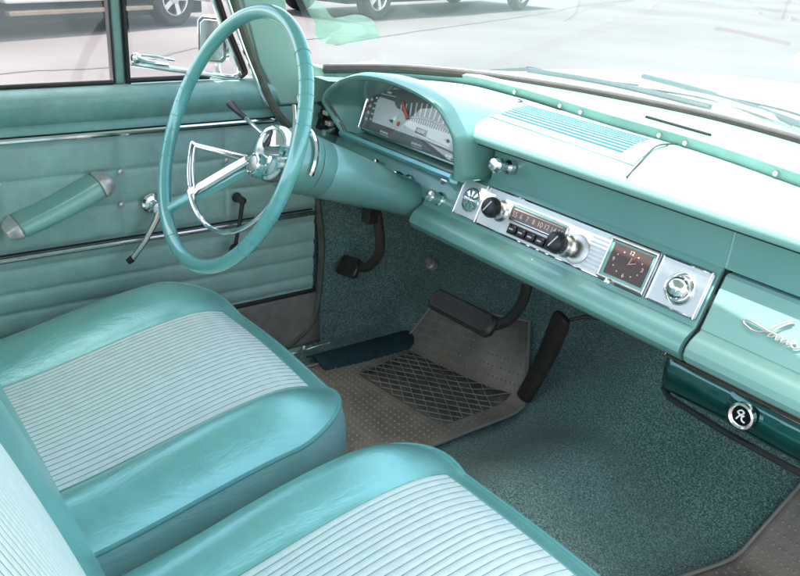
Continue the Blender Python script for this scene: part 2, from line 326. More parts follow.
def vehicle(name, label, cat, A, B, inward, rad, paint, trim, height, kind, group=None):
    """A: near front wheel ground point, B: near rear wheel ground point, inward: unit vector across the body"""
    A = Vector((*A, GZ)); B = Vector((*B, GZ)); inw = Vector((*inward, 0)).normalized(); d = (A - B).normalized(); wb = (A - B).length
    root = empty(name, A, label, cat, group)
    # local frame: x forward (towards front), y inward, z up, origin at ground under near side, wheel A at x=0
    M = Matrix(((d.x, inw.x, 0, A.x), (d.y, inw.y, 0, A.y), (0, 0, 1, GZ), (0, 0, 0, 1)))
    W = 1.75; y0 = -.10; fr = .85; rr = 1.05
    def arch(cx): return [(cx + (rad + .07) * math.cos(a), rad + (rad + .07) * math.sin(a)) for a in lin(math.pi + .2, -.2, 13)][::-1]
    lo = rad * (.95 if kind == 'pickup' else .72)
    if kind == 'pickup':
        prof = [(fr, lo)] + [(fr, lo + .35), (fr - .03, lo + .62), (-.95, lo + .72), (-1.5, lo + 1.2), (-2.6, lo + 1.22), (-2.75, lo + .72), (-wb - rr, lo + .70), (-wb - rr, lo)]
    else:
        prof = [(fr, lo)] + [(fr, lo + .35), (fr - .08, lo + .62), (-.75, lo + .75), (-1.35, lo + 1.25), (-wb - rr + .35, lo + 1.27), (-wb - rr, lo + .78), (-wb - rr - .02, lo + .3), (-wb - rr, lo)]
    poly = prof + [(x, z) for x, z in [(-wb - rad - .09, lo)]]
    poly += [(x, z) for x, z in reversed(arch(-wb)[0:]) ] if False else []
    low = [(-wb + (rad + .07) * math.cos(a), rad + (rad + .07) * math.sin(a)) for a in lin(math.pi, 0, 12)]
    low2 = [((rad + .07) * math.cos(a), rad + (rad + .07) * math.sin(a)) for a in lin(math.pi, 0, 12)]
    poly = prof + low + low2
    b = MB(M @ Matrix(((1, 0, 0, 0), (0, 0, 1, 0), (0, 1, 0, 0), (0, 0, 0, 1))))
    b.prism([(x, z) for x, z in poly], y0, y0 + W)
    b.build('body', paint, root, bev=.03)
    s = MB(M); s.box((-wb / 2, y0 + .02, lo + .0), (wb - 2 * rad - .16, .10, .05)); s.build('side_trim', trim, root, bev=.01)
    u = MB(M); u.box((-wb / 2, y0 + W / 2, lo - .04), (wb + 1.2, W - .35, .14)); u.box((0, W / 2 - .1, rad), (.12, W - .3, .12)); u.box((-wb, W / 2 - .1, rad), (.12, W - .3, .12)); u.build('chassis', 'underbody', root)
    for yy in (y0 - .004, y0 + W + .004):
        gl = MB(M)
        if kind == 'pickup': q = [(-1.08, lo + .78), (-1.52, lo + 1.14), (-2.5, lo + 1.16), (-2.6, lo + .78)]
        else: q = [(-.95, lo + .80), (-1.38, lo + 1.18), (-wb - rr + .5, lo + 1.19), (-wb - rr + .25, lo + .80)]
        gl.prism([(x, z) for x, z in q], yy - .003, yy + .003, Matrix(((1, 0, 0, 0), (0, 0, 1, 0), (0, 1, 0, 0), (0, 0, 0, 1))))
        gl.build('side_window', 'black_plastic', root)
    for bx in (fr + .06, -wb - rr - .06):
        bp = MB(M); bp.box((bx, y0 + W / 2, lo + .12), (.14, W - .04, .16)); bp.build('bumper', 'chrome', root, bev=.03)
    for yy in (y0 + .25, y0 + W - .25):
        hl = MB(M); hl.lathe([(.09, 0), (.09, .02), (.06, .04), (.001, .045)], 20, axisM((fr, yy, lo + .42), (1, 0, 0))); hl.build('headlight', 'silver_plate', root)
    for P0 in (A, B):
        wheel(root, P0 + inw * .02 + Vector((0, 0, rad)), -inw, rad)
        wheel(root, P0 + inw * (W - .22) + Vector((0, 0, rad)), inw, rad)
    return root
# white van / wagon on the left, dark truck in the middle
vehicle('parked_car', 'white car with brown lower trim parked on the lot beyond the driver window', 'car', (-9.02, 4.19), (-7.97, 1.62), (-.926, -.378), .34, 'white_paint', 'rust_trim', 1.5, 'wagon')
vehicle('parked_truck', 'dark pickup truck with silver wheels seen through the windshield', 'truck', (-9.58, 7.68), (-11.15, 12.25), (-.945, -.325), .365, 'truck_paint', 'chrome', 1.7, 'pickup')

# ---------------------------------------------------------------- car floor (carpet) and toe board
def F(x, y):
    z = 0.
    if y > 1.13:
        t = y - 1.13; z = t * t / .08 * .5 if t < .04 else .01 + (t - .04)
        if y > 1.40: z = .24 + (y - 1.40) * 3.2
    hump = .10 * math.exp(-((x - .74) / .15) ** 2) * sm((y - .35) / .6)
    return z + hump * (1 if y < 1.4 else max(0, 1 - (y - 1.4) / .12))
fl = MB(); fl.grid(lambda u, v: (u, v, F(u, v) + .0015 * math.sin(u * 37 + v * 21) + .002 * math.sin(v * 33 - u * 11)), lin(-.03, 1.44, 110), lin(-.55, 1.50, 150))
tag(fl.build('carpet_floor', 'carpet', sharp=80), kind='structure')
kp = MB(); kp.prism([(.93, -.02), (1.52, -.02), (1.52, .60), (.93, .60)], -.045, -.025, Matrix(((0, 0, 1, 0), (1, 0, 0, 0), (0, 1, 0, 0), (0, 0, 0, 1))))
tag(kp.build('kick_panel', 'carpet'), 'green carpeted kick panel left of the pedals under the dashboard', 'kick panel')

# ---------------------------------------------------------------- roof and windshield surround
ws_base = [(.035, .93), (.07, 1.08), (.14, 1.17), (.25, 1.245), (.40, 1.30), (.56, 1.33), (.70, 1.338), (.86, 1.315), (1.02, 1.27), (1.2, 1.19), (1.34, 1.06), (1.39, .93)]
ws_top = [(.13, .60), (.20, .66), (.28, .71), (.38, .745), (.50, .77), (.62, .78), (.72, .785), (.84, .78), (.96, .78), (1.09, .77), (1.22, .745), (1.30, .68)]
zb, zt = .682, 1.13
base3 = spline([(x, y, zb) for x, y in ws_base], 5); top3 = spline([(x, y, zt) for x, y in ws_top], 5)
root = empty('windshield', (.7, 1.3, .68), 'curved glass windshield above the dashboard with black rubber gasket', 'windshield')
m = MB(); n = len(base3)
m.add([base3[i].lerp(top3[i], t) + Vector((0, .02 * math.sin(math.pi * t), 0)) for t in lin(0, 1, 9) for i in range(n)], [(j * n + i, j * n + i + 1, (j + 1) * n + i + 1, (j + 1) * n + i) for j in range(8) for i in range(n - 1)])
m.build('glass', 'windshield_glass', root, sharp=80)
m = MB(); m.tube([p + Vector((0, -.002, .004)) for p in base3], .0095, 8); m.build('gasket', 'gasket', root)
m = MB(); m.tube([p + Vector((0, .014, .010)) for p in base3], .004, 8); m.build('chrome_trim', 'chrome', root)
# film imitating a green reflection, low on the glass at the driver's side
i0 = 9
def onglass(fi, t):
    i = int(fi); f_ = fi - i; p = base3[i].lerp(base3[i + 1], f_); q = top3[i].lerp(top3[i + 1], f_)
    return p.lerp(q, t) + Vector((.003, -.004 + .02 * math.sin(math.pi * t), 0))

roof = empty('car_roof', (.7, 0, 1.13), 'car roof with pale headliner over the seats', 'roof')
m = MB(); edge = [(p.x, p.y) for p in top3]
poly = [(-.02, .56)] + edge + [(1.42, .56), (1.42, -.10), (1.42, -.45), (-.02, -.45)]
m.prism(poly, 1.125, 1.15); m.build('headliner', 'headliner', roof)
m = MB(); m.sweepx([(.56, 1.122), (.64, 1.118), (.80, 1.066), (.805, 1.058), (.79, 1.055), (.64, 1.104), (.56, 1.108)], .005, .60); m.build('sun_blocker', 'headliner', roof, bev=.004)  # unseen visor slab, added to keep direct sun off the driver footwell

# A-pillar: x ~ .0-.03, polygon in (y,z)
YZ = Matrix(((0, 0, 1, 0), (1, 0, 0, 0), (0, 1, 0, 0), (0, 0, 0, 1)))
pil = empty('windshield_pillar', (0, .8, .6), 'teal painted left windshield pillar with rubber door seal', 'pillar')
m = MB()
outl = [(.83, .615), (.782, .70), (.757, .79), (.68, 1.04), (.62, 1.13), (.70, 1.13), (.78, 1.0), (.838, .84), (.846, .79), (.858, .745), (.876, .715), (.90, .698), (.935, .687), (.96, .683), (.96, .615)]
m.prism(outl, -.03, .028, YZ); m.build('pillar_panel', 'pillar_paint', pil, bev=.004)
m = MB(); m.prism([(.86, .50), (.838, .56), (.815, .611), (.99, .611), (.99, .40), (.93, .40)], -.03, .022, YZ); m.build('cowl_side_panel', 'rail_vinyl', pil, bev=.003)
m = MB(); m.lathe([(.005, 0), (.005, .003), (.002, .005), (.0005, .005)], 12, axisM((.028, .857, .765), (1, 0, 0))); m.build('screw', 'worn_chrome', pil)
m = MB()
seal = spline([(.005, .60, 1.10), (.018, .685, .93), (.022, .727, .83), (.026, .757, .74), (.03, .784, .672), (.032, .803, .628), (.032, .828, .590), (.030, .858, .565), (.026, .90, .55), (.012, .925, .52), (.004, .932, .46), (0.004, .937, .39), (.004, .950, .30), (.004, .951, .24), (.004, .945, .15), (.004, .930, .09), (.004, .900, .06), (.004, .846, .035), (.004, .70, .02), (.004, .4, .015)], 8)
m.tube(seal, .0085, 8); m.build('door_seal', 'weatherstrip', pil)
m = MB(); m.tube([p + Vector((.0, -.013, .002)) for p in seal[:44]], .004, 8); m.build('seal_trim', 'chrome', pil)

# ---------------------------------------------------------------- driver's door
door = empty('driver_door', (0, .4, .1), 'teal vinyl driver door with horizontal pleats and chrome strips', 'door')
def pad(y, z):
    """quilted relief of the door card"""
    rows = [.178, .207, .252, .292, .340, .374, .440, .507, .572]
    d = min(abs(z - r) for r in rows); a = 1 - math.exp(-(d / .0055))
    cols = [.279, .499, .716, .955]
    if z > .374: e = min(abs(y - c) for c in cols); a *= 1 - .9 * math.exp(-(e / .008))
    return .0065 * a
m = MB()
ys = sorted(set([round(v, 5) for v in lin(-.25, .93, 90)] + [round(c + k * .004, 5) for c in (.279, .499, .716) for k in (-3, -2, -1, 0, 1, 2, 3)]))
zs = lin(.170, .588, 140)
m.grid(lambda y, z: (pad(y, z) + .0012 * math.sin(y * 60 + z * 25), y, z), ys, zs)
m.build('door_card', 'door_vinyl', door, sharp=80)
# rounded rail above the card
m = MB(); prof = [(.0, .588), (.016, .590), (.017, .600), (.010, .606), (.018, .612), (.028, .625), (.033, .642), (.030, .656), (.018, .664), (.0, .667), (-.035, .664)]
def railprof(y): return 1 if y < .74 else 1
vs = []; yy = lin(-.25, .80, 60)
m.grid(lambda y, k: (prof[int(k)][0], y + (.01 if prof[int(k)][1] > .63 and y > .79 else 0), prof[int(k)][1]), yy, list(range(len(prof))))
m.grid(lambda y, k: (prof[int(k)][0] * (1 - (y - .80) / .2), y, min(prof[int(k)][1], .667 - (y - .80) * .75)), lin(.80, .87, 6), list(range(len(prof))))
m.build('belt_rail', 'rail_vinyl', door, sharp=60)
def strip(z, y0, y1, r, name='trim_strip', mt='worn_chrome', x=.012):
    m = MB(); m.tube([(x, y, z) for y in lin(y0, y1, 30)], r, 10, flat=1.); m.build(name, mt, door)
strip(.5815, -.25, .875, .0062, mt='chrome'); strip(.365, -.25, .925, .0055, mt='worn_chrome', x=.014)
strip(.171, -.25, .935, .005, mt='gasket', x=.008)
for z in (.586, .3715):
    strip(z + .002, -.25, .90 if z > .5 else .92, .0022, 'trim_groove', 'dark_recess', x=.0115)
m = MB(); m.grid(lambda y, z: (.003 + .004 * sm((.166 - z) / .13), y, z), lin(-.25, .95, 40), lin(.03, .166, 12)); m.build('sill_plate', 'sill_metal', door, solid=.004)
for y, z in ((.497, .505), (.494, .440), (.281, .505), (.716, .505)):
    m = MB(); m.lathe([(.0055, 0), (.005, .003), (.002, .0045), (.0003, .0045)], 14, axisM((.006, y, z), (1, 0, 0))); m.build('button', 'pink_metal', door)
# armrest
ar = MB(); A0, A1 = Vector((.035, .30, .432)), Vector((.035, .446, .487))
def armr(t, a):
    c = A0.lerp(A1, t); c.z -= .010 * math.sin(math.pi * t)
    ln = Vector((0, A1.y - A0.y, A1.z - A0.z)).normalized(); upn = Vector((0, -ln.z, ln.y))
    return c + upn * (.026 * math.sin(a)) + Vector((.024 * math.cos(a), 0, 0))
sec = [(.031, .008), (.026, .019), (.012, .024), (-.03, .026), (-.03, -.020), (.024, -.021), (.031, -.013)]
def loft(mb, secs, closed=True, caps=True):
    n = len(secs[0]); vs = [p for s_ in secs for p in s_]; fs = []
    for j in range(len(secs) - 1):
        for i in range(n if closed else n - 1): fs.append((j * n + i, j * n + (i + 1) % n, (j + 1) * n + (i + 1) % n, (j + 1) * n + i))
    if caps: fs += [tuple(reversed(range(n))), tuple(range((len(secs) - 1) * n, len(secs) * n))]
    mb.add(vs, fs)
def armsec(t, k=1.):
    c = Vector((.035, .30, .432)).lerp(Vector((.035, .446, .490)), t); c.z -= .003 * math.sin(math.pi * max(0, min(1, t))); ln = Vector((0, .146, .058)).normalized(); un = Vector((0, -ln.z, ln.y))
    return [c + Vector((x * k + (-.0 if k == 1 else 0), 0, 0)) + un * (h * (.66 + .16 * t) * k) for x, h in sec]
loft(ar, [armsec(t) for t in lin(0, 1, 14)]); ao = ar.build('armrest', 'light_paint', door, bev=.004)
for t0, t1 in ((1.0, 1.16), (-.16, 0.)):
    e = MB(); seq = lin(t0, t1, 6); loft(e, [armsec(t, 1.03 - .45 * (abs((t - (t0 if t0 > 0 else t1)) / .16)) ** 2) for t in seq]); e.build('end_cap', 'pink_metal', ao, bev=.003)
# door handle lever
hd = MB(); hd.lathe([(.021, 0), (.021, .004), (.017, .009), (.010, .011), (.010, .030), (.013, .033), (.012, .04), (.0005, .042)], 28, axisM((.012, .553, .437), (1, 0, 0))); ho = hd.build('door_handle', 'chrome', door)
e = MB(); e.tube([(.048, .556, .440), (.052, .545, .415), (.056, .52, .378), (.052, .492, .342)], [.008, .0065, .0055, .006], 10); e.build('lever', 'worn_chrome', ho)
e = MB(); e.tube([(.052, .494, .344), (.050, .484, .337)], [.0075, .006], 10); e.build('lever_tip', 'black_plastic', ho)
# window crank
cr = MB(); cr.lathe([(.011, 0), (.010, .006), (.008, .012), (.008, .03), (.0005, .032)], 24, axisM((.012, .735, .425), (1, 0, 0)))
cr.tube([(.04, .735, .425), (.045, .725, .38), (.05, .712, .335)], [.005, .0042, .004], 10); co = cr.build('window_crank', 'dark_metal', door)
e = MB(); e.lathe([(.004, 0), (.013, .003), (.016, .010), (.014, .020), (.006, .026), (.0005, .027)], 20, axisM((.052, .709, .328), (1, -.1, 0))); e.build('knob', 'black_plastic', co)
# glass, division post, vent window
m = MB(); m.grid(lambda y, z: (-.012 - .12 * max(0, z - .67), y, z), lin(-.25, .505, 6), lin(.668, 1.12, 6)); m.build('window_glass', 'window_glass', door)
m = MB(); m.tube([(-.008, y, .671) for y in lin(-.25, .50, 12)], .0045, 8); m.tube([(-.008, y, .673) for y in lin(.53, .69, 6)], .005, 8); m.build('window_rubber', 'gasket', door)
m = MB(); m.box((-.03, .517, .895), (.028, .019, .46)); mo = m.build('division_post', 'rail_vinyl', door, bev=.004)
m = MB(); m.box((-.022, .5045, .895), (.02, .004, .46)); m.box((-.0145, .530, .895), (.02, .005, .46)); m.build('channel_rubber', 'black_plastic', mo)
vent = MB(); vp = spline([(-.008, .538, .704), (-.006, .62, .690), (-.004, .70, .676), (-.003, .735, .671), (-.002, .752, .676), (-.004, .752, .69), (-.012, .725, .76), (-.018, .700, .835), (-.04, .66, .95), (-.06, .60, 1.08)], 6)
vent.tube(vp, .0058, 10); vo = vent.build('vent_window_frame', 'chrome', door)
m = MB(); m.tube([p + Vector((-.002, .012, .0)) for p in vp[20:]], .0055, 8); m.build('vent_seal', 'brown_trim', vo)
m = MB(); m.add([(-.010, .54, .70), (-.004, .745, .676), (-.014, .72, .76), (-.04, .66, .95), (-.06, .60, 1.08), (-.05, .54, 1.08)], [(0, 1, 2, 3, 4, 5)]); m.build('vent_glass', 'window_glass', vo)
m = MB(); m.lathe([(.010, 0), (.009, .006), (.003, .008)], 18, axisM((-.005, .545, .714), (1, 0, 0))); m.tube([(.004, .545, .714), (.010, .56, .708), (.012, .60, .702)], [.004, .005, .0035], 8); m.tube([(-.004, .552, .718), (.004, .58, .716), (.004, .615, .709)], .003, 8); m.build('latch', 'chrome', vo)
# outside mirror
mr = empty('side_mirror', (-.1, .72, .67), 'small chrome rimmed outside mirror beyond the vent window', 'mirror')
Mm = axisM((-.125, .752, .728), (.72, -.69, .05))
m = MB(Mm); m.box((0, 0, -.009), (.068, .098, .022), ch=.012); m.build('housing', 'chrome', mr)
m = MB(Mm); m.box((0, 0, .0025), (.060, .090, .003), ch=.008); m.build('rubber_rim', 'black_plastic', mr)
m = MB(Mm); m.box((0, 0, .0045), (.050, .080, .003), ch=.008); m.build('mirror_glass', 'chrome', mr)
m = MB(); m.tube([(-.13, .76, .69), (-.125, .762, .66), (-.10, .765, .64)], .007, 10); m.build('mount', 'chrome', mr)
# door outer skin
m = MB(); m.prism([(-.25, -.05), (.96, -.05), (.96, .60), (.80, .662), (-.25, .666)], -.075, -.05, YZ); m.build('outer_skin', 'car_paint', door)

# ---------------------------------------------------------------- dashboard
dash = empty('dashboard', (.7, .95, .45), 'teal metal dashboard spanning the car below the windshield', 'dashboard')
pt = .4; cs, sn = math.cos(pt), math.sin(pt)
PM = Matrix(((1, 0, 0, 0), (0, sn, -cs, .9325), (0, cs, sn, .5002), (0, 0, 0, 1)))   # local (x, h, out)
def PP(x, h, o=0.): return PM @ Vector((x, h, o))
LIP = [(1.10, .452), (.925, .447), (.913, .449), (.905, .455), (.901, .464), (.903, .474), (.910, .483), (.920, .489), (.929, .494), (.9325, .5002)]
# main metal body, split at glovebox seam
m = MB(); m.sweepx(LIP + [(.9325 + .0735 * sn, .5002 + .0735 * cs), (.966, .573), (.969, .60), (.970, .640), (1.10, .640)], .5335, .9965); m.build('instrument_panel', 'dash_paint', dash, sharp=30)
m = MB(); m.sweepx([(1.10, .50), (.94, .5045), (.9345, .5047)] + [(.9325 + .060 * sn, .5002 + .060 * cs), (.967, .573), (1.10, .58)], .06, .3949); m.build('instrument_panel', 'dash_paint', dash, sharp=30)
m = MB(); m.sweepx(LIP + [(.9325 + .060 * sn, .5002 + .060 * cs), (.967, .573), (1.10, .58)], .395, .5334); m.build('instrument_panel', 'dash_paint', dash, sharp=30)
# darker upper band right of seam
m = MB(); m.sweepx([(1.10, .573), (.9665, .573), (.969, .60), (.970, .640), (1.10, .640)], .9995, 1.43); m.build('upper_band', 'dash_paint', dash, sharp=30)
gb = MB(); gb.sweepx([(1.02, .452), (.925, .447), (.913, .449), (.905, .455), (.901, .464), (.903, .474), (.910, .483), (.920, .489), (.9295, .4935), (.929, .4965), (.9325, .5035)] + [(.9325 + .071 * sn, .5002 + .071 * cs), (.965, .569), (1.02, .57)], 1.0035, 1.43)
gbo = gb.build('glovebox_door', 'light_paint', dash, sharp=25, bev=.0025)  # lighter paint puts the light caught by the tilted face into the colour
# padded top
pad_bot = .938
def padsec(x):
    dz = -.000 * x
    return [(1.05, .637), (.945, .636), (.934, .6375), (.928, .643), (.9265, .651), (.930, .661), (.940, .669), (.958, .6745), (.985, .677), (1.03, .677)]
xs = lin(.47, 1.43, 50)
ledge = [(.02, .93), (.05, 1.04), (.10, 1.13), (.19, 1.195), (.30, 1.20), (.40, 1.195), (.58, 1.17), (.80, 1.15), (1.0, 1.105), (1.2, 1.05), (1.43, .985)]
lsp = [(p.x, p.y) for p in spline([(x, y, 0) for x, y in ledge], 6)]
def padfull(x):
    e = interp(lsp, x); b = padsec(x); z0 = .677
    return b + [(1.03 + (e - 1.03) * t, z0 - .010 * sm(t)) for t in (.25, .5, .75, .95)] + [(e + .009, .6655)]
m = MB(); cols = [padfull(x) for x in xs]; n = len(cols[0])
m.add([(xs[i], *cols[i][j]) for i in range(len(xs)) for j in range(n)], [(i * n + j, i * n + j + 1, (i + 1) * n + j + 1, (i + 1) * n + j) for i in range(len(xs) - 1) for j in range(n - 1)])
m.build('top_pad', 'dash_pad', dash, sharp=50)
# left part of top (left of / behind the hood)
m = MB(); xl = lin(.03, .47, 20)
def leftf(x, t):
    e = interp(lsp, x); y0_ = .90 if x < .12 else 1.0; y0_ = min(y0_, e - .01)
    return (x, y0_ + (e - y0_) * t, .672 - .006 * t)
m.grid(leftf, xl, lin(0, 1, 8)); m.build('top_pad', 'dash_pad', dash, sharp=60)
mat('rail_grey', (.22, .34, .32), .45, .0, .05, 300, .12, 14)
# ledge step and ledge
m = MB(); q = lsp
vs = []; fs = []
for x, y in q:
    vs += [(x, y + .009, .663), (x, y - .003, .6855), (x, y + .001, .6895), (x, y + .012, .690)]
for i in range(len(q) - 1):
    for j in range(3): fs.append((i * 4 + j, i * 4 + j + 1, (i + 1) * 4 + j + 1, (i + 1) * 4 + j))
m.add(vs, fs); m.build('rear_rail', 'rail_grey', dash, sharp=60)
bs = [(p.x, p.y) for p in base3]
m = MB(); nn_ = 40; vs = []
for i in range(nn_):
    x = .045 + (1.385 - .045) * i / (nn_ - 1); a = interp(lsp, x) + .011; b = interp(bs, x)
    vs += [(x, a + (b - a) * t, .690 - .006 * t) for t in lin(0, 1, 5)]
m.add(vs, [(i * 5 + j, i * 5 + j + 1, (i + 1) * 5 + j + 1, (i + 1) * 5 + j) for i in range(nn_ - 1) for j in range(4)]); m.build('cowl_ledge', 'light_paint', dash, sharp=60)
m = MB(); m.tube([(.66, 1.195, .6905), (.80, 1.178, .6905)], .003, 6); m.build('defroster_slot', 'dark_recess', dash)
# chrome screws on the rail
for x in (.47, .53, .72, .775, .955, 1.15, .33):
    y = interp(lsp, x); M = axisM((x, y - .001, .675), (0, -1, -.3)); m = MB(M); m.lathe([(.0038, 0), (.0036, .003), (.002, .004), (.0005, .004)], 14); m.build('screw', 'pink_metal', dash)
# speaker grille panel
gr = MB()
L0, L1, R0, R1 = Vector((.500, .972, 0)), Vector((.385, 1.165, 0)), Vector((.835, .952, 0)), Vector((.750, 1.150, 0))
def gz(y): return .677 - .010 * sm((y - 1.03) / .14) - 3.6 * max(0, .985 - y) ** 2
def gp(u, v, dz=0):
    p = L0.lerp(R0, u).lerp(L1.lerp(R1, u), v); return (p.x, p.y, gz(p.y) + dz)
gr.grid(lambda u, v: gp(u, v, .0012), lin(0, 1, 12), lin(0, 1, 12)); go = gr.build('speaker_grille', 'dash_pad', dash, solid=.0012)
sl = MB()
for k in range(9):
    v = .16 + k * .088; u0 = .07; u1 = .90
    sl.grid(lambda u, w_: gp(u, w_, .0024), lin(u0, u1, 14), (v - .024, v + .024))
mat('slot_teal', (.02, .11, .14), .7)
sl.build('slots', 'slot_teal', go)
m = MB(); m.tube(spline([gp(1.0, -.12, -.003), gp(1.02, .05, .002), gp(1.0, .4, .0025), gp(.985, .75, .0025), gp(1.03, 1.03, .002)], 6), .0014, 6); m.build('seam', 'brown_trim', go); m = MB(); m.tube(spline([gp(0, .9, .0025), gp(0.01, 1.0, .0025), gp(-.03, 1.03, .0025)], 4), .0014, 6); m.build('seam', 'brown_trim', go)
# thin gap at pad underside and seam next to the glovebox
m = MB(); m.sweepx([(.963, .6365), (.9375, .6345), (.9375, .6362), (.963, .639)], .47, 1.43); m.build('pad_gap', 'dark_recess', dash)
m = MB(); m.sweepx([(.98, .46), (.925, .455), (.912, .462), (.914, .473), (.94, .5002), (.97, .57), (.974, .60), (.975, .636), (1.0, .636)], .9960, 1.0040, caps=False); m.build('seam_gap', 'dark_recess', dash)
m = MB(); m.tube([(.998, .9675, .574), (.998, .970, .60), (.998, .971, .634)], .0022, 6); m.build('seam_trim', 'light_paint', dash)

m = MB(); m.box((.70, 1.30, .648), (1.49, .62, .010)); m.box((.70, 1.603, .60), (1.49, .010, .11)); m.build('cowl_shield', 'dark_recess', dash)
# --- instrument hood (binnacle)
hood = [(.520, .907, .572), (.524, .902, .60), (.527, .895, .635), (.526, .889, .660), (.514, .882, .684), (.491, .875, .704), (.45, .869, .717), (.39, .865, .724), (.33, .865, .725), (.26, .868, .718), (.203, .872, .702), (.155, .879, .683), (.118, .886, .661), (.098, .892, .640), (.094, .898, .625), (.103, .914, .596), (.118, .927, .571)]
hood = [(x - (.015 if x > .5 else .009 if x > .44 else 0), y, z - .011 * sm((z - .60) / .09)) for x, y, z in hood]
hs = spline(hood, 4); cen = Vector((.32, .89, .63))
def outward(i):
    t = (hs[min(i + 1, len(hs) - 1)] - hs[max(i - 1, 0)]).normalized(); o_ = Vector((t.z, 0, -t.x)); o_ = o_ if o_.dot(hs[i] - cen) > 0 else -o_; return o_.normalized()
rings = []
for i, p in enumerate(hs):
    o_ = outward(i); w_ = sm((p.z - .60) / .08)
    r_ = []
    face = Vector((.13 + (p.x - .10) * .93 , .968 + (p.z - .57) * .30, min(p.z, .57 + (p.z - .57) * .86) - .002))
    r_.append(face)
    r_.append(p.lerp(face, .5) )
    r_.append(p + o_ * -.004 + Vector((0, .006, 0)))
    r_.append(p - Vector((0, .002, 0)) + o_ * -.001)
    r_.append(p + o_ * .004 - Vector((0, .003, 0)))
    r_.append(p + o_ * .007 + Vector((0, .002, 0)))
    r_.append(p + o_ * .009 + Vector((0, .014, 0)))
    top = p.z + o_.z * .009
    for t, yy in ((.15, .93), (.35, .98), (.6, 1.04), (.85, 1.10), (1., 1.15)):
        q_ = p + o_ * .009; zz = top + (min(top, .664) - top) * sm(t) if top > .664 else top
        r_.append(Vector((q_.x + (.01 if q_.x > .4 else 0) * t, yy + (p.y - .88) * (1 - t), zz)))
    rings.append(r_)
m = MB(); n = len(rings[0])
m.add([v for r_ in rings for v in r_], [(i * n + j, i * n + j + 1, (i + 1) * n + j + 1, (i + 1) * n + j) for i in range(len(rings) - 1) for j in range(n - 1)])
hood_o = m.build('instrument_hood', 'dash_paint', dash, sharp=70)
# back wall and shelf of the recess
def shelf(u, v):
    a = Vector((.112, .930, .566)).lerp(Vector((.528, .905, .5735)), u); b = Vector((.125, .968, .573)).lerp(Vector((.53, .968, .573)), u); return a.lerp(b, v)
m = MB(); m.grid(shelf, lin(0, 1, 3), lin(0, 1, 3)); m.build('shelf', 'dash_paint', hood_o)
m = MB(); a = Vector((.112, .929, .566)); b = Vector((.504, .9055, .574))
dv = (b - a).normalized(); up = Vector((0, .30, .95)); out = Vector((0, -.95, .30))
sec2 = [(-.0075, 0), (-.006, .006), (.0, .010), (.006, .008), (.008, .0), (.002, -.012), (-.0075, -.012)]
loft(m, [[q_ + up * h + out * o_ for h, o_ in sec2] for q_ in (a, b)]); mat('rail_blue', (.22, .52, .54), .25, .5, coat=.7); m.build('lower_rail', 'rail_blue', hood_o, sharp=50)
m = MB(); m.add([r_[0] + Vector((0, .001, 0)) for r_ in rings], [tuple(range(len(rings)))]); m.build('back_wall', 'dash_paint', hood_o)
# --- instrument cluster; local frame: x, h up, out
ct = .30; CC = Vector((.322, .9620, .592)); cM = Matrix(((1, 0, 0, CC.x), (0, math.sin(ct), -math.cos(ct), CC.y), (0, math.cos(ct), math.sin(ct), CC.z), (0, 0, 0, 1)))
cl = bpy.data.objects.new('instrument_cluster', None); sc.collection.objects.link(cl); cl.parent = dash
CW, CH = .184, .086
def arch(w_, h_, k=1.):
    pts = [(-w_, -.012)]; pts += [(-w_, h_ * .48)]
    for t in lin(0, 1, 25):
        a = math.pi * (1 - t); x = w_ * math.copysign(abs(math.cos(a)) ** .66, math.cos(a)); z = h_ * .48 + h_ * .52 * abs(math.sin(a)) ** .62; pts.append((x, z))
    pts += [(w_, h_ * .48), (w_, -.012)]; return pts
m = MB(cM); m.prism(arch(CW, CH), -.012, 0); m.build('bezel_plate', 'gauge_dark', cl)
m = MB(cM); ap = arch(CW + .002, CH + .002); m.tube([(x, y, .003) for x, y in ap], .0042, 8, closed=True); m.build('bezel', 'chrome', cl)
# light face: a stepped shape lower part
wf = [(-.152, .008), (.16, .008), (.16, .045), (.12, .047), (.10, .034), (-.045, .034), (-.065, .047), (-.090, .050), (-.100, .060), (-.149, .060), (-.155, .050)]
m = MB(cM); m.prism(wf, .0, .0022); m.build('dial_face', 'gauge_face', cl)
m = MB(cM)
sc_c = Vector((.02, -.208))
for k in range(17):        # upper row of bars fanning out
    a = R(113 - k * 3.15); r0, r1 = .258, .283
    d_ = Vector((math.cos(a), math.sin(a))); c0 = sc_c + d_ * r0; c1 = sc_c + d_ * r1; pn_ = Vector((-d_.y, d_.x)) * .0022
    m.add([(c0.x - pn_.x, c0.y - pn_.y, .0012), (c0.x + pn_.x, c0.y + pn_.y, .0012), (c1.x + pn_.x, c1.y + pn_.y, .0012), (c1.x - pn_.x, c1.y - pn_.y, .0012)], [(0, 1, 2, 3)])
for k in range(26):
    a = R(104 - k * 1.6); r0, r1 = .240, .252
    d_ = Vector((math.cos(a), math.sin(a))); c0 = sc_c + d_ * r0; c1 = sc_c + d_ * r1; pn_ = Vector((-d_.y, d_.x)) * .0012
    m.add([(c0.x - pn_.x, c0.y - pn_.y, .0012), (c0.x + pn_.x, c0.y + pn_.y, .0012), (c1.x + pn_.x, c1.y + pn_.y, .0012), (c1.x - pn_.x, c1.y - pn_.y, .0012)], [(0, 1, 2, 3)])
arc = [(sc_c.x + .2555 * math.cos(R(a)), sc_c.y + .2555 * math.sin(R(a)), .0014) for a in lin(122, 58, 20)]; m.tube(arc, .0009, 5)
m.tube([(-.149, .067, .0015), (-.100, .069, .0015)], .001, 5)
m.box((-.125, .0735, .001), (.014, .004, .001))
for k in range(5): m.box((-.160, .012 + k * .011, .001), (.006, .004, .001))
